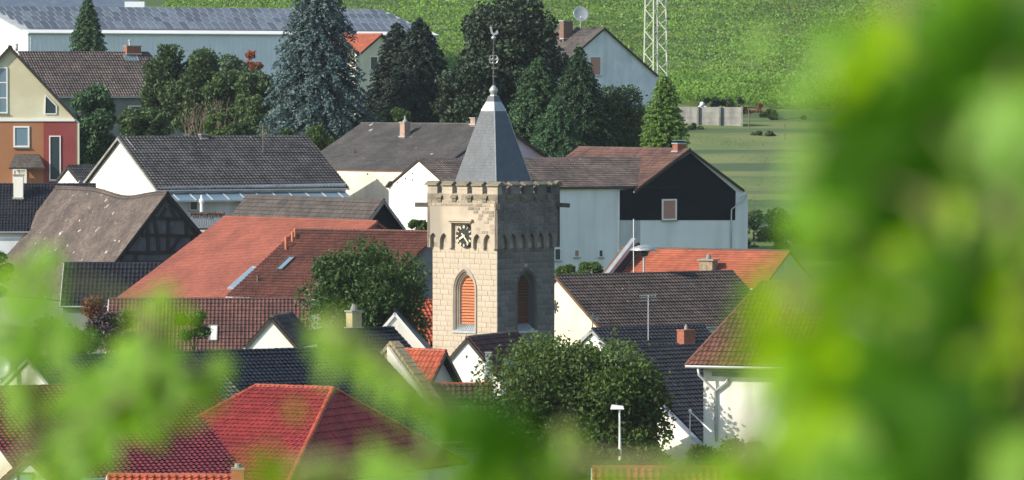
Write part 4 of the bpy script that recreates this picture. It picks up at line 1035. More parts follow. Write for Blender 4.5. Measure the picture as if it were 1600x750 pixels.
# ================================================================== NEARER HOUSES
g = house('village_house', 'small white gable standing left of the cream brick chimney', (424, 495, 283), 80, 456, E=(466, 543), roof='t_greybrown', style='pan', wall='white_plaster', ov=.06, gov=.08, verge='dark_wood', gutter=None)
g = house('village_house', 'dark slate-coloured roof with cream brick chimney on its ridge, before the broad tree', (405, 520, 288), 40, 615, E=(455, 577), roof='t_navy', style='pan', wall='white_plaster', ov=.2, gov=.1, verge='zinc')
c = P(553, 512, 293); chimney(g.roof, c, .72, .6, .95, R(40), 'brick_yellow', pot=[(.22, 0), (.2, .15), (.12, .3), (.12, .38)], capo=.08, sink=1.0)
g = house('village_house', 'tall narrow white gable half in shade, left of the tower foot', (617, 487, 302), 89.9, 620.5, E=(670, 549), roof='t_navy', style='flatbig', wall='white_plaster', ov=.05, gov=.05, verge='white_paint', gutter=None)
g = house('village_house', 'white gabled house with dark brown roof at the foot of the tower', (729.5, 527, 281), 66, 808, E=(783, 590.5), roof='t_chestnut', style='pan', wall='white_plaster', ov=.08, gov=.08, verge='dark_wood', gutter=None)
skylight(g, 797, 560, 803, 578, fr='zinc')
c = P(763, 598, 270); fl = thing('metal_flue', c-Z*3, 'square metal flue on white base before the white gable at the tower foot', 'flue'); MB().box(c-Z*1.5, .5, .5, 3.6).build('base', 'concrete', fl); MB().box(c+Z*.9, .34, .34, 1.5).build('shaft', 'zinc', fl); MB().box(c+Z*1.68, .4, .4, .06).build('cap', 'zinc', fl)
g = house('village_house', 'small house with bright orange-red roof and white gable, left of the tower foot', (697, 548, 270), 143, 632, E=(671, 602), roof='t_orangered', style='panbig', wall='white_plaster', ov=.15, gov=.55, verge='t_chestnut', gutter=None, ridgemat='t_orangered')
MB().tube([P(690, 500, 309), P(690, 545, 309)], .01, 3)
g = house('village_house', 'bit of bright orange roof showing between broad tree and tower', (620, 470, 318), 20, 690, hw=4, Ey=540, roof='t_orangered', style='panbig', wall='white_plaster', verge=None, gutter=None)
house('outbuilding', 'low chestnut brown roof below the small orange-red roof', (664, 600, 263), 2, 770, hw=2.6, Ey=652, roof='t_chestnut', style='panbig', wall='white_plaster', ov=.2, cat='outbuilding', ridgemat='t_orangered')
house('outbuilding', 'narrow rust-coloured pantile roof below the chestnut roof', (668, 637, 252), 2, 812, hw=2.6, Ey=700, roof='t_rust', style='panbig', wall='white_plaster', ov=.2, cat='outbuilding')
# stone gable parapet
pt, pb = P(613, 536, 259), P(685, 636, 255)
pz = thing('gable_parapet', Vector((pt.x, pt.y, ground(258))), 'sloping rubble stone gable parapet with white face, left of the small orange-red roof', 'parapet wall')
pl = P(588, 566, 260)
MB().prism([pt, pb, Vector((*pb.xy, ground(258))), Vector((*pl.xy, ground(258))), pl], Vector((.25, .45, 0))).build('wall', 'rubble_stone', pz)
d = pb-pt; n_ = 17
for i in range(n_):
    a = pt+d*(i/n_+.004); b = pt+d*((i+1)/n_-.004); up_ = random.uniform(.10, .16); MB().beam(a+Vector((.1, .1, .05)), b+Vector((.1, .1, .05)), .55, up_*1.6).build('coping_stone', 'rubble_stone', pz)
for i in range(4):
    a = pt.lerp(pl, i/4+.02); b = pt.lerp(pl, (i+1)/4-.02); MB().beam(a+Vector((.1, .1, .05)), b+Vector((.1, .1, .05)), .5, .2).build('coping_stone', 'rubble_stone', pz)
MB().prism([pt+Vector((-.28, -.1, -.18)), pb+Vector((-.28, -.1, -.1)), pb+Vector((-.28, -.1, -.62)), pt+Vector((-.28, -.1, -1.1))], Vector((.15, .08, 0))).build('white_face', 'white_plaster', pz)
g = house('village_house', 'dark brown strip of roof between navy roof and stone gable parapet', (540, 549, 262), 24, 611, E=(622, 640), roof='t_chestnut', style='pan', wall='white_plaster', verge=None, gutter=None)
g = house('village_house', 'long navy tiled house with white gable at far left, behind both red roofs', (43, 558, 243), 30, 585, E=(166, 712), roof='t_navy', style='pan', wall='white_plaster', ov=.3, gov=.12, verge='zinc', ridgemat='t_navy')
chimney(g.roof, P(78, 557, 244.8), .75, .6, .3, R(35), 'pink_stone', cap='concrete')
c = P(0, 578, 244); ds = thing('satellite_dish', c, 'grey satellite dish cut by the left edge beside the white gable', 'satellite dish'); MB().tube([c-Z*2, c], .04, 8).build('mast', 'zinc', ds)
dm = MB(); M = Matrix.Rotation(R(70), 4, 'X'); dm.lathe((0, 0, 0), [(.02, .0), (.2, .02), (.42, .08), (.6, .17), (.57, .18), (.4, .1), (.02, .03)], 18); dm.v = [(M @ v)+c+Vector((0, -.1, .1)) for v in dm.v]; dm.build('reflector', 'zinc', ds, smooth=True)
g = house('outbuilding', 'small grey-green tiled roof with white verge behind the maroon roof', (285, 590, 234), 35, 350, E=(325, 634), roof='t_black', style='pan', wall='white_plaster', ov=.1, cat='outbuilding')
N2 = house('village_house', 'house with bright red hipped roof and orange ridge tiles', (400, 603, 223.6), -27, 520, hw=8.6, Ey=756, roof='t_red', style='pan', wall='cream_plaster', ov=.5, hip=(4.0, 2.4), indiv=300, ridgemat='t_orangered', ridgeindiv=True, rr=.13)
N1 = house('village_house', 'house with long maroon glazed tile roof at lower left', (-70, 607, 221.7), 22, 325, E=(36, 750), roof='t_maroon', style='pan', wall='cream_plaster', ov=.4, gov=.1, verge=None, indiv=300, ridgeindiv=True, ridgemat='t_maroon', rsp=.40)
g = house('village_house', 'white house end with small window and orange verge at bottom left corner', (42, 712, 196), 75, 80, E=(88, 756), roof='t_rust', style='pan', wall='white_plaster', ov=.05, gov=.08, verge='t_rust', gutter=None)
window(g.t, g.s0, -g.r, 27, 738, 53, 770, fw=.06, frame='dark_wood', pane='glass_sky')
g = house('outbuilding', 'orange ridge of a roof along the bottom edge below the maroon roof', (168, 742, 196), -4, 372, hw=3, Ey=840, roof='t_orangered', style='panbig', wall='white_plaster', cat='outbuilding', ridgeindiv=True, ridgemat='t_orange', indiv=60)
chimney(g.roof, P(372, 752, 193), .5, .5, .45, 0, 'terracotta', cap='pink_stone', capo=.02, pot=[(.15, 0), (.13, .16)])
g = house('garage', 'terracotta pantile roof ridge at the bottom edge below the street lamp', (925, 731, 203), 0, 1230, hw=3, Ey=830, roof='t_orangered', style='panbig', wall='white_plaster', cat='garage', ridgeindiv=True, ridgemat='t_orangered', indiv=300, rr=.13)
# right
G2R = house('village_house', 'dark navy roof with red brick chimney, left of the house with gutter', (925, 514, 276), 30, 1100, E=(960, 552), roof='t_black_wet', style='pan', wall='white_plaster', verge='zinc')
chimney(G2R.roof, roofpt(G2R, 1072, 541), .75, .75, .85, R(30), 'brick_red', cap='brick_red', capo=.02, sink=1.6, pot=[(.12, 0), (.1, .15), (.04, .3)])
p = roofpt(G2R, 1013, 533); an = thing('tv_antenna', p, 'tall slim TV aerial with crossbars in front of the broad dark roof', 'antenna'); tp = Vector((p.x, p.y, P(1013, 461, p.y).z)); MB().tube([p-Z*.3, tp], .035, 8).build('mast', 'zinc', an)
for k, (dz, ln_) in enumerate(((0, .5), (-.12, .42), (-.27, .5))):
    MB().beam(tp+Vector((-ln_, -.1, dz-.03)), tp+Vector((ln_, .15, dz)), .03, .03).build('rod', 'zinc', an)
for k in range(5): MB().beam(tp+Vector((-.4+.2*k, -.3, -.05)), tp+Vector((-.4+.2*k, .3, -.02)), .025, .025).build('rod', 'zinc', an)
R3 = house('village_house', 'dark tiled roof with broad white verge wall sloping behind the lower right tree', (938, 546, 257), 40, 1105, E=(1097, 706), roof='t_black_wet', style='pan', wall='white_plaster', ov=.2, gov=.15, verge=None)
a_, b_ = R3.a-R3.r*.05, R3.front[0]-R3.r*.05
MB().prism([a_+Z*.22, b_+Z*.22, b_-Z*.55, a_-Z*.55], R3.r*.28).build('verge_wall', 'white_plaster', R3.t); MB().beam(a_+Z*.25+R3.r*.14, b_+Z*.25+R3.r*.14, .36, .06).build('verge_capping', 'zinc', R3.t)
house('outbuilding', 'rust-brown roof mostly hidden behind the lower right tree', (815, 636, 250), 0, 1025, hw=3.5, Ey=720, roof='t_rust', style='pan', wall='white_plaster', cat='outbuilding')
R4 = house('village_house', 'cream house with chestnut hipped roof and white gutter pipe at right', (1190, 440, 244), -20, 1330, hw=5.2, Ey=572, roof='t_rust', style='pan', wall='white_plaster', ov=.75, hip=(2.3, 0), gutter='sheet_metal', indiv=0)
e = R4.front[0]; ff = R4.pf+R4.n*.12
downpipe(R4, [on_plane(1091, 576, R4.front[0], R4.n), on_plane(1092, 586, R4.front[0], R4.n), on_plane(1117, 610, ff, R4.n), on_plane(1119, 690, ff, R4.n)], .07, 'sheet_metal'); downpipe(R4, [on_plane(1137, 592, ff, R4.n), on_plane(1134, 598, ff, R4.n), on_plane(1118, 611, ff, R4.n)], .06, 'sheet_metal')
MB().beam(on_plane(1113, 584, R4.pf+R4.n*.05, R4.n), on_plane(1290, 590, R4.pf+R4.n*.05, R4.n), .1, .22).build('eave_board', 'concrete', R4.t)
p0, p1 = P(1078, 643, 240), P(1112, 675, 238); rl = thing('stair_rail', p1, 'thin white handrail beside the cream house wall at right', 'handrail'); MB().tube([p0, p1], .04, 6).build('rail', 'plastic_white', rl); MB().tube([p0, p0-Z*3], .03, 6).build('rail_post', 'plastic_white', rl); MB().lathe(p0-Z*.05, [(.03, 0), (.09, .05), (.09, .12), (.03, .18)], 8).build('knob', 'plastic_white', rl)
# street lamp
p = P(968, 705, 214); lp = thing('street_lamp', Vector((p.x, p.y, ground(214))), 'street lamp with white flat head in front of the lower right tree', 'street lamp')
q = P(968, 640, 214); MB().tube([Vector((p.x, p.y, ground(214)-.2)), Vector((q.x+.02, q.y, p.z)), q], [.09, .07, .05], 10).build('pole', 'plastic_white', lp)
h = MB(); h.add([(-.42, -.17, 0), (.18, -.14, 0), (.18, .14, 0), (-.42, .17, 0), (-.36, -.1, .2), (.14, -.1, .14), (.14, .1, .14), (-.36, .1, .2)], [(3, 2, 1, 0), (4, 5, 6, 7), (0, 1, 5, 4), (1, 2, 6, 5), (2, 3, 7, 6), (3, 0, 4, 7)]); h.v = [v+q+Vector((.02, 0, .02)) for v in h.v]; h.build('lamp_head', 'plastic_white', lp)
# pylon
def pylon():
    D = 580; c = P(1024, 100, D); g0 = ground(D); t = thing('lattice_mast', Vector((c.x, D, g0)), 'white steel lattice mast rising behind the pale blue house', 'mast', rz=R(33))
    H_ = P(1024, -260, D).z-g0; b0, b1 = 1.02, .62
    def c_(f, k): hh = b0+(b1-b0)*f; return Vector(((-1, 1, 1, -1)[k]*hh, (-1, -1, 1, 1)[k]*hh, f*H_))
    for k in range(4): MB().beam(c_(0, k), c_(1, k), .15, .15).build('leg', 'mast_paint', t, local=True)
    n = int(H_/1.25); br = MB()
    for i in range(n):
        for k in range(4):
            a, b = (k, (k+1) % 4) if i % 2 == 0 else ((k+1) % 4, k)
            br.beam(c_(i/n, a), c_((i+1)/n, b), .08, .07)
    br.build('bracing', 'mast_paint', t, local=True)
pylon()
# concrete garden wall on the meadow's far side
cw = thing('garden_wall', P(1055, 205, 541), 'grey concrete panel wall on the far side of the meadow', 'wall')
for i in range(3):
    a, b = P(1056+i*34.5, 207, 541-i*.8), P(1056+(i+1)*34.5-1.2, 207, 541-(i+1)*.8); hgt = 2.75
    w_ = MB().hexa([a, b, b+Vector((0, .18, 0)), a+Vector((0, .18, 0))]+[v+Z*(hgt+random.uniform(-.05, .1)) for v in (a, b, b+Vector((0, .18, 0)), a+Vector((0, .18, 0)))]).build('panel', 'concrete', cw)
    for j in range(1, 5): MB().beam(a+Z*j*.55+Vector((0, -.01, 0)), b+Z*j*.55+Vector((0, -.01, 0)), .04, .05).build('joint_ledge', 'concrete', w_)
for i in range(4): a = P(1055.5+i*34.5, 207, 540.8-i*.8); MB().box(a+Z*1.4, .2, .3, 3.0).build('post', 'concrete', cw)
for i, (x, y, s_) in enumerate(((1097, 163, .28), (1093, 168, .22), (1102, 168, .22))):
    c = P(x, y, 542); k = thing('garden_ornament', c, ('white ball ornament topmost on the concrete wall', 'small white ball left on the concrete wall', 'small white ball right on the concrete wall')[i], 'ornament'); MB().lathe(c, [(s_*math.sin(a), -s_*math.cos(a)) for a in np.linspace(.1, 3.04, 9)], 12).build('ball', 'plastic_white', k, smooth=True); MB().box(c-Z*(s_+.2), .16, .16, .5).build('stand', 'concrete', k)
for i, (x, y0, y1) in enumerate(((1226, 193, 227), (1170, 170, 210), (1157, 232, 241), (1172, 232, 240), (1237, 140, 160))):
    D = float(np.interp(y1, [165, 200, 385, 420], [556, 540, 445, 430])); a = P(x, y1, D); b = P(x, y0, D); k = thing('fence_post', a, ('tall slim post right of the concrete wall, in the sunny grass', 'post at the right end of the concrete wall', 'short post at the edge of the meadow shade, left one', 'short post at the edge of the meadow shade, right one', 'leaning post at the foot of the vineyard slope')[i], 'post', 'posts in the meadow'); MB().tube([a-Z*.3, b], .06, 6).build('stake', 'twig', k)
p = P(1151, 358, 410); gl = thing('garden_lamp', p-Z*1.5, 'white globe lamp on a post beside the black gable house', 'lamp'); MB().tube([p-Z*1.5, P(1151, 332, 410)], .06, 8).build('post', 'iron', gl); c = P(1151, 327, 410); MB().lathe(c, [(.2*math.sin(a), -.2*math.cos(a)) for a in np.linspace(.1, 3.04, 9)], 12).build('globe', 'plastic_white', gl, smooth=True)
# balcony with vertical slats and flowers
bl = thing('balcony', P(298, 360, 372), 'balcony rail of upright slats with red flowers below the long black roof', 'balcony')
a, b = P(297, 357, 372), P(352, 357, 372); MB().beam(a+Z*1.1, b+Z*1.1, .1, .08).build('rail', 'dark_wood', bl); MB().beam(a, b, .1, .1).build('floor_beam', 'dark_wood', bl)
MB().box((a+b)/2+Vector((0, 1.2, -1.6)), 2.9, 2.4, 3.2).build('base', 'white_plaster', bl)
for i in range(15): p = a.lerp(b, (i+.5)/15); MB().box(p+Z*.55, .10, .03, 1.05).build('slat', 'zinc', bl)
k = 160; C = np.array([tuple(a.lerp(b, random.random())+Vector((0, -.12, 1.12+random.gauss(0, .09)))) for _ in range(k)]); leaves_obj('flowers', C, .13, 'brick_red', bl)
C = np.array([tuple(a.lerp(b, random.random())+Vector((0, -.1, 1.05+random.gauss(0, .08)))) for _ in range(k)]); leaves_obj('greenery', C, .14, 'f_hedge', bl)

# ================================================================== TREES
G_ = 'conifers behind the village'
conifer('huge blue-grey spruce left of centre, tallest tree', 497, -45, 440, 98, 'f_spruce_blue', bot=235, levels=50, leaf=.50, seed=3, droop=.42, power=.46, dens=1.25, group=G_)
conifer('dark slim spruce in front of the pale hall, top left', 137, -12, 530, 38, 'f_conifer', bot=110, levels=30, leaf=.44, seed=4, power=.75, dens=1.5, group=G_)
conifer('dark fir with pointed top right of the blue spruce', 620, 34, 452, 62, 'f_fir_dark', levels=36, seed=5, bot=210, power=.6, droop=.15, dens=1.5, group=G_)
conifer('dark fir standing against the corner of the pale hall', 655, 27, 449, 78, 'f_fir_dark', levels=40, seed=6, bot=210, power=.65, droop=.12, dens=1.6, group=G_)
broad_tree('big dark pine with dense rounded crown behind the spire', 800, -22, 225, 82, 445, 'f_pine', n=34000, leaf=.42, lobes=90, name='pine_tree', group=G_, seed=7)
broad_tree('dark spreading pine left of the spire, lower than the big pine', 735, 84, 230, 50, 441, 'f_pine', n=14000, leaf=.42, lobes=40, name='pine_tree', group=G_, seed=8)
conifer('grey-green spruce just right of the spire tip', 842, 88, 424, 78, 'f_conifer', bot=262, levels=34, seed=9, power=.55, leaf=.36, dens=1.6, group=G_)
conifer('bluish spruce with thin pointed top before the pale blue house', 905, 70, 420, 72, 'f_conifer', bot=262, levels=38, seed=10, power=.66, leaf=.36, dens=1.6, group=G_)
broad_tree('dark bushy cypress tree below the pale blue gable', 965, 124, 268, 58, 423, 'f_hedge', n=12000, leaf=.28, lobes=40, name='cypress_tree', group=G_, seed=11)
conifer('bright green thuja at the right end of the conifer row', 1038, 118, 418, 40, 'f_thuja', bot=250, levels=34, seed=12, power=.5, leaf=.32, droop=-.15, dens=1.5, name='thuja_tree', group=G_)
conifer('small grey-green conifer between the spire and the bushy cypress', 872, 150, 415, 60, 'f_conifer', bot=270, levels=26, seed=13, power=.6, leaf=.34, dens=1.5, group=G_)
G2 = 'garden trees behind the village'
for i, (x, t_, b_, hw, D, m, lab) in enumerate(((262, 58, 222, 42, 478, 'f_hedge', 'dark leafy tree at the right corner of the grey house'), (310, 62, 228, 50, 476, 'f_hedge', 'second dark leafy tree right of the grey house'), (362, 74, 230, 52, 474, 'f_hedge', 'third dark leafy tree, left of the blue spruce'),
      (402, 92, 228, 32, 470, 'f_hedge', 'narrow dark tree tucked beside the blue spruce'), (148, 116, 268, 44, 425, 'f_conifer', 'dark rounded tree right of the yellow and red house'), (118, 190, 262, 18, 412, 'f_conifer', 'narrow dark tree touching the red wall'), (228, 168, 218, 46, 432, 'f_hedge', 'bushy green tree before the window of the grey house'))):
    broad_tree(lab, x, t_, b_, hw, D, m, n=12000, leaf=.36, lobes=50, group=G2, seed=20+i)
for i, (x, t_, b_, hw, D, m, lab) in enumerate(((335, 172, 222, 24, 440, 'f_shrub', 'yellow-green shrub behind the long black roof'), (505, 190, 245, 30, 415, 'f_shrub', 'green bush at the left end of the mossy roof'), (450, 200, 240, 26, 418, 'f_hedge', 'dark bush behind the end of the long black roof'), (375, 190, 222, 24, 436, 'f_hedge', 'low green bush below the blue spruce'),
      (625, 165, 195, 14, 412, 'f_shrub', 'light green bush tip above the mossy ridge'), (905, 402, 450, 42, 352, 'f_shrub', 'leafy shrub against the pale wall right of the tower'), (652, 343, 372, 17, 345, 'f_shrub', 'little bush left of the tower beside the red ridge'), (400, 475, 545, 50, 318, 'f_broad', 'green bush below the dark red roof'),
      (155, 440, 545, 42, 302, 'f_autumn', 'reddish autumn shrub left of the salmon roof'), (180, 475, 560, 45, 296, 'f_purple', 'dull purple shrub below the autumn shrub'), (300, 478, 560, 26, 300, 'f_broad', 'dark green bush at the corner of the reddish roof'), (95, 490, 580, 60, 290, 'f_broad', 'broad green bush behind the navy roof at left'), (-10, 385, 470, 28, 330, 'f_broad', 'dark green tree at the left edge'),
      (965, 700, 760, 18, 210, 'f_broad', 'small pointed bush at the foot of the street lamp'), (1150, 683, 770, 60, 225, 'f_broad2', 'green hedge bush below the cream wall'), (1105, 690, 770, 40, 232, 'f_shrub', 'green bush beside the white verge wall foot'), (1175, 300, 425, 42, 440, 'f_hedge', 'dark garden shrub right of the black gable house'),
      (398, 74, 150, 17, 484, 'f_orange', 'small shrub with orange leaves before the pale hall, left of the blue spruce'), (1215, 320, 420, 45, 430, 'f_shrub', 'pale green garden shrub further right of the black gable house'), (1270, 330, 430, 60, 436, 'f_hedge', 'garden shrub near the blurred vine leaves'), (1118, 150, 178, 28, 548, 'f_hedge', 'dark bush behind the concrete wall'), (1185, 160, 185, 34, 550, 'f_autumn', 'brownish dry bush right of the concrete wall'), (1145, 148, 172, 22, 551, 'f_shrub', 'green bush above the right end of the concrete wall'), (1075, 192, 212, 24, 536, 'f_hedge', 'low bush before the left part of the concrete wall'), (1195, 205, 222, 30, 530, 'f_shrub', 'low light bush in the meadow right of the wall'), (1165, 372, 425, 26, 436, 'f_shrub', 'light green shrub at the foot of the black gable house'), (1215, 172, 192, 50, 546, 'f_hedge', 'low green bush by the meadow edge'))):
    bush(lab, x, t_, b_, hw, D, m, n=2600 if hw < 45 else 4200, leaf=.22 if D < 350 else .28, seed=50+i, group='garden shrubs')
broad_tree('broad dense green tree left of the tower', 573, 371, 585, 99, 308, 'f_broad', n=34000, leaf=.26, lobes=90, seed=40)
broad_tree('large spreading tree lower right behind the street lamp', 893, 508, 800, 143, 240, 'f_broad2', n=52000, leaf=.23, lobes=95, seed=44)
broad_tree('leafy side tree reaching over the white verge wall', 995, 668, 790, 58, 238, 'f_broad2', n=12000, leaf=.21, lobes=36, seed=42)
# bare branches beside the blue spruce
p = P(320, 215, 446); bt = thing('bare_tree', p, 'bare grey branched shrub before the dark trees, left of the blue spruce', 'tree')
mb = MB()
for i in range(34):
    a = p+Vector((random.uniform(-1.8, 1.8), random.uniform(-.5, .5), 0)); b = a+Vector((random.uniform(-1.1, 1.1), random.uniform(-.4, .4), random.uniform(1.5, 3.8))); m_ = a.lerp(b, .5)+Vector((random.uniform(-.2, .2), 0, 0)); mb.tube([a-Z*.5, m_, b], [.05, .035, .012], 4, cap=False)
    for j in range(3): mb.tube([a.lerp(b, .4+.2*j), a.lerp(b, .4+.2*j)+Vector((random.uniform(-.6, .6), 0, random.uniform(.3, .9)))], [.02, .008], 3, cap=False)
mb.build('branches', 'twig', bt, fixn=False)

# ================================================================== VINEYARD SLOPE AND MEADOW
def vineyard():
    n = 250000; y = 553+(np.random.default_rng(5).random(n)**1.25)*150; x = (RNG.random(n)*2-1)*(y*.1115)
    # keep clear of the halls and the white mast's house
    rowc = np.sin((x*.5+y*.87)/2.1*2*np.pi); hgt = np.interp(y, TY, TZ)+CAM.z
    z = hgt+.55+.75*RNG.random(n)**.6+.42*rowc+.25*np.sin(x*.31+1.3)*np.sin(y*.23)
    keep = (RNG.random(n) < (.62+.38*(rowc > -.5)))
    al = (x+56)*.906+(y-585)*.423; pe = -(x+56)*.423+(y-585)*.906; keep &= ~((al < 55) & (pe < 31)); keep &= ~((x < -47) & (y < 666))       # hall footprint
    C = np.stack([x, y, z], 1)[keep]; T = np.clip(.5+.28*np.sin(C[:, 0]*.21+np.sin(C[:, 1]*.12)*2)*np.sin(C[:, 1]*.17)+RNG.normal(0, .22, len(C)), 0, 1)
    leaves_obj('vineyard', C, .22+.26*RNG.random(len(C)), 'f_vineyard', None, tv=T, nrm=np.array([-.1, -.5, .6]), spread=.75, aspect=.75)['kind'] = 'stuff'
    bpy.data.objects['vineyard']['label'] = 'dense green vineyard covering the slope behind the village'
vineyard()
def meadow():
    n = 36000; y = 425+RNG.random(n)*128; x = 12+RNG.random(n)*52; cl = np.sin(x*.35+3*np.sin(y*.06))+np.sin(y*.31+x*.07)+RNG.normal(0, .6, n) > .55; x, y = x[cl], y[cl]; n = len(x); z = np.interp(y, TY, TZ)+CAM.z+.04
    C = np.stack([x, y, z+.08*RNG.random(n)], 1); T = np.clip(.5+.3*np.sin(x*.3+y*.11)+RNG.normal(0, .2, n), 0, 1)
    leaves_obj('meadow_grass', C, .08+.12*RNG.random(n), 'f_grass', None, tv=T, nrm=np.array([0, -.6, .5]), spread=.5, aspect=.35)['kind'] = 'stuff'
    bpy.data.objects['meadow_grass']['label'] = 'rough green meadow grass right of the houses'
meadow()

# ================================================================== VINE LEAVES CLOSE TO THE CAMERA
def leaf_mesh(seed, m):
    rs = random.Random(seed); pts = []
    lobes = [(90, 1.0), (150, .82), (30, .82), (205, .66), (-25, .66)]
    N_ = 44
    for i in range(N_):
        an = -80+340*i/(N_-1)-0; r_ = .36
        for la, lr in lobes:
            d = (an-la+180) % 360-180; r_ = max(r_, lr*math.exp(-(d/27)**2)*1.0)
        r_ += .045*(1 if i % 2 else -1)*(.6+rs.random()*.5); r_ *= .9+.1*rs.random(); pts.append((r_*math.cos(R(an)), r_*math.sin(R(an))))
    vs = [(0, -.02, 0)]; fs = []
    def zf(x, y): rr = math.hypot(x, y); return -.22*rr*rr+.05*math.sin(x*6+seed)*rr-.10*abs(x)+.06*math.sin(y*5+seed*2)
    for k in (.5, 1.0): vs += [(x*k, y*k, zf(x*k, y*k)) for x, y in pts]
    for i in range(N_-1):
        fs.append((0, 1+i, 2+i)); fs.append((1+i, 1+N_+i, 2+N_+i, 2+i))
    me = bpy.data.meshes.new('leaf'); me.from_pydata([(a*.5, b*.5, c*.5) for a, b, c in vs], [], fs); me.materials.append(MATS[m])
    for p_ in me.polygons: p_.use_smooth = True
    return me
LM = {m: [leaf_mesh(s, m) for s in range(3)] for m in ('vine_leaf', 'vine_leaf_dark', 'vine_leaf_pale', 'vine_leaf_lime')}
def vine(label, foot, canes, leaves, seed, grow=1.12):
    """canes: lists of (px,py,D); leaves: (px,py,D,size px,kind,facing) facing: 'sun' lit side towards us, 'back' sun behind it, 'edge' turned away"""
    rs = random.Random(seed); f0 = P(*foot); f0.z = ground(foot[2]); t = thing('grapevine', f0, label, 'grapevine')
    first = P(*canes[0][0]); MB().tube([f0-Z*.2, f0.lerp(first, .5)+Vector((.05, .03, 0)), first], [.03, .024, .012], 8).build('trunk', 'bark', t, smooth=True)
    C = []
    for c in canes:
        pts = [P(*q) for q in c]; MB().tube(pts, [.006]*len(pts), 6).build('shoot', 'vine_stem', t, smooth=True)
        for i in range(len(pts)-1): C += [pts[i].lerp(pts[i+1], k/4) for k in range(5)]
    for x, y, D, sz, kind, face in leaves:
        c = P(x, y, D); s_ = sz*D/F*grow
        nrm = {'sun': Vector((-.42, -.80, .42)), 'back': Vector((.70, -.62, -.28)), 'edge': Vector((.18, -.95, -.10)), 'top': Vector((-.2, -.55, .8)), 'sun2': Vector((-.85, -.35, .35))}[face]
        nrm = (nrm+Vector((rs.gauss(0, .12), rs.gauss(0, .12), rs.gauss(0, .12)))).normalized()
        dn = Vector((rs.gauss(0, .5), 0, -1)); yv = (dn-nrm*dn.dot(nrm)).normalized(); xv = yv.cross(nrm)
        # stretch so that its outline keeps the size seen in spite of its tilt: none, real leaves foreshorten
        M = Matrix((xv*s_, yv*s_, nrm*s_)).transposed().to_4x4(); M.translation = c
        o = link('leaf', rs.choice(LM[kind]), t, matrix=Matrix.Translation(-f0) @ M)
        near = min(C, key=lambda q: (q-c).length); pe = c; 
        if (near-pe).length < .16: MB().tube([near, near.lerp(pe, .5)+Vector((0, 0, -.004)), pe], .0014, 5).build('petiole', 'vine_stem', t)
    return t
A_, B_, C_, D_ = 'vine_leaf', 'vine_leaf_dark', 'vine_leaf_pale', 'vine_leaf_lime'
vine('blurred grapevine with dense leaves filling the right edge', (1750, 900, 2.7), [[(1620, 800, 2.7), (1500, 560, 2.7), (1450, 300, 2.6), (1420, 60, 2.6), (1400, -60, 2.6)], [(1620, 800, 2.7), (1620, 500, 2.5), (1580, 200, 2.4), (1600, -50, 2.4)], [(1500, 560, 2.7), (1330, 500, 2.8), (1230, 450, 2.9)], [(1620, 800, 2.7), (1300, 720, 2.9), (1150, 700, 3.0)]],
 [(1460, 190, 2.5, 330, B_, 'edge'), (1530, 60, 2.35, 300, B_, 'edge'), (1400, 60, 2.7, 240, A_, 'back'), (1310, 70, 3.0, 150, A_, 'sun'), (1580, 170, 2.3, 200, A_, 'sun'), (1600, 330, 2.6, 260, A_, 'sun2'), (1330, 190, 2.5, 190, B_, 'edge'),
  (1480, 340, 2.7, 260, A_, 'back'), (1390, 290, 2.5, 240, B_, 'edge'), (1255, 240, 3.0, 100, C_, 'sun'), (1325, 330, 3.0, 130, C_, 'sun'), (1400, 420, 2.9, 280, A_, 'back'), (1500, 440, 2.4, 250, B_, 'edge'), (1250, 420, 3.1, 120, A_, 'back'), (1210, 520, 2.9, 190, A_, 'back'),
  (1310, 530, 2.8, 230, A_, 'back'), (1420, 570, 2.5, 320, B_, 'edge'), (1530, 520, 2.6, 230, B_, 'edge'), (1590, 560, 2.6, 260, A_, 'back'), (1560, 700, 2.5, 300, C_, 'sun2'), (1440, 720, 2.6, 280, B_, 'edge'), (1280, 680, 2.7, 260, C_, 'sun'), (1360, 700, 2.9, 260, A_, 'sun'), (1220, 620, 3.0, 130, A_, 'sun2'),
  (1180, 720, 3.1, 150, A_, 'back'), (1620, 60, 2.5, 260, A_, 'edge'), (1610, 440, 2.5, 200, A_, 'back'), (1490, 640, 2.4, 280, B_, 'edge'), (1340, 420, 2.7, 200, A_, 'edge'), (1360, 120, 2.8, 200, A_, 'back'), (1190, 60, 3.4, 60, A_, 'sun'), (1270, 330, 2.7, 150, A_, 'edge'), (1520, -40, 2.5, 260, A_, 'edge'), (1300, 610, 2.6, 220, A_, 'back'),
  (1440, 100, 3.3, 300, B_, 'edge'), (1560, 300, 3.3, 340, B_, 'edge'), (1420, 420, 3.3, 300, B_, 'edge'), (1540, 560, 3.3, 320, B_, 'edge'), (1380, 640, 3.3, 300, B_, 'edge'), (1280, 560, 3.3, 220, A_, 'edge'), (1320, 260, 3.3, 200, B_, 'edge'), (1600, 720, 3.3, 300, B_, 'edge'), (1250, 720, 3.3, 240, B_, 'edge'), (1480, 250, 3.3, 300, B_, 'edge'), (1590, 80, 3.3, 300, A_, 'edge'), (1195, 450, 3.2, 110, A_, 'back'), (1215, 590, 3.1, 150, A_, 'sun'), (1195, 690, 3.1, 150, D_, 'sun'), (1150, 735, 3.1, 130, D_, 'sun'), (1240, 140, 3.3, 70, A_, 'sun'), (1330, 500, 2.9, 150, D_, 'sun2'), (1450, 330, 2.8, 150, D_, 'sun2')], 1, 1.35)
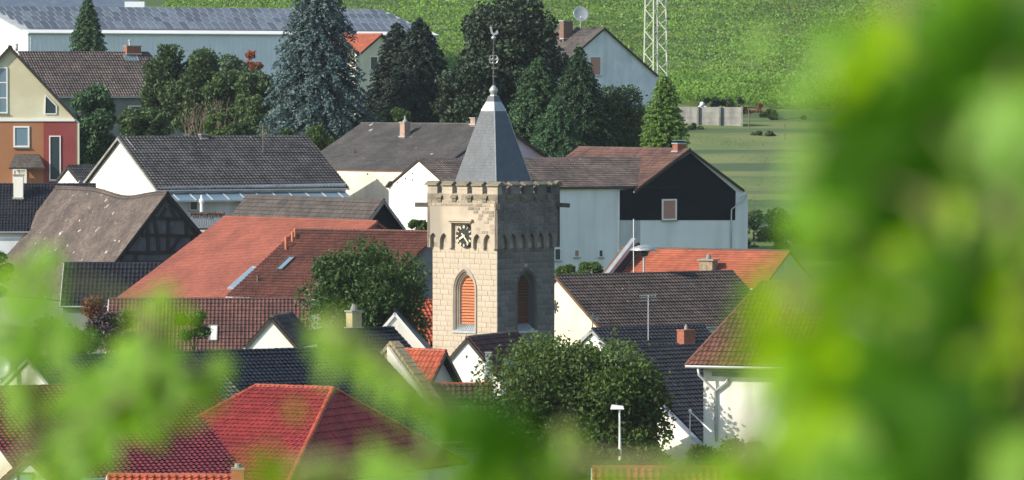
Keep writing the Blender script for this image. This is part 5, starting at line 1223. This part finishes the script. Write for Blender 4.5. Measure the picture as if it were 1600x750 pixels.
vine('blurred grapevine shoots with pale leaves at the lower left', (-150, 1000, 4.6), [[(-60, 800, 4.6), (60, 690, 4.6), (170, 640, 4.6), (250, 590, 4.6), (330, 575, 4.6)], [(60, 690, 4.6), (40, 560, 4.4), (60, 440, 4.4)], [(250, 590, 4.6), (235, 520, 4.6), (225, 470, 4.6)]],
 [(40, 470, 4.3, 150, C_, 'sun'), (80, 530, 4.4, 120, C_, 'sun'), (15, 540, 4.3, 110, C_, 'sun'), (120, 620, 4.6, 150, C_, 'sun'), (180, 585, 4.7, 120, C_, 'sun'), (235, 545, 4.6, 130, C_, 'sun'), (235, 480, 4.7, 90, A_, 'back'), (290, 500, 4.7, 80, A_, 'back'), (290, 590, 4.7, 120, C_, 'sun'), (330, 610, 4.7, 80, C_, 'sun'), (255, 630, 4.7, 110, A_, 'sun'),
  (90, 680, 4.5, 130, C_, 'sun'), (150, 690, 4.6, 110, C_, 'sun'), (200, 640, 4.7, 110, A_, 'sun'), (120, 735, 4.5, 90, A_, 'sun'), (70, 400, 4.6, 70, A_, 'sun'), (30, 610, 4.5, 110, C_, 'sun'), (165, 655, 4.6, 120, D_, 'sun'), (60, 740, 4.5, 100, D_, 'sun'), (250, 455, 4.7, 60, D_, 'sun'), (340, 570, 4.7, 70, D_, 'sun'), (205, 545, 4.7, 120, D_, 'sun'), (20, 420, 4.6, 90, D_, 'sun')], 2, 1.42)
vine('blurred grapevine tendrils and leaves across the bottom centre', (820, 1100, 3.8), [[(800, 850, 3.8), (760, 700, 3.8), (680, 610, 3.8), (600, 560, 3.8), (510, 505, 3.8)], [(800, 850, 3.8), (620, 760, 3.7), (520, 720, 3.7), (430, 740, 3.7)], [(800, 850, 3.8), (900, 720, 3.7), (885, 660, 3.7)], [(900, 720, 3.7), (1020, 730, 3.6), (1110, 715, 3.6)]],
 [(505, 512, 3.8, 95, D_, 'sun'), (530, 540, 3.8, 110, D_, 'sun'), (575, 570, 3.9, 90, D_, 'sun'), (610, 595, 3.8, 90, D_, 'sun'), (650, 620, 3.8, 90, D_, 'sun'), (690, 650, 3.8, 90, A_, 'sun'), (715, 680, 3.8, 80, A_, 'back'), (755, 665, 3.5, 165, B_, 'edge'), (720, 650, 3.6, 120, B_, 'edge'), (800, 700, 3.6, 150, B_, 'edge'),
  (590, 725, 3.6, 130, C_, 'sun'), (635, 740, 3.7, 100, A_, 'sun'), (505, 725, 3.7, 95, C_, 'sun'), (430, 735, 3.6, 110, A_, 'edge'), (465, 640, 4.2, 34, A_, 'edge'), (885, 680, 3.8, 75, D_, 'sun'), (890, 720, 3.8, 75, D_, 'sun'), (870, 745, 3.7, 110, A_, 'edge'), (955, 755, 3.6, 90, A_, 'edge'), (1020, 750, 3.6, 90, D_, 'sun2'), (1065, 725, 3.6, 120, D_, 'sun'), (1125, 722, 3.6, 110, D_, 'sun2'), (800, 750, 3.6, 150, A_, 'edge'), (740, 745, 3.6, 110, A_, 'edge')], 3, 1.32)
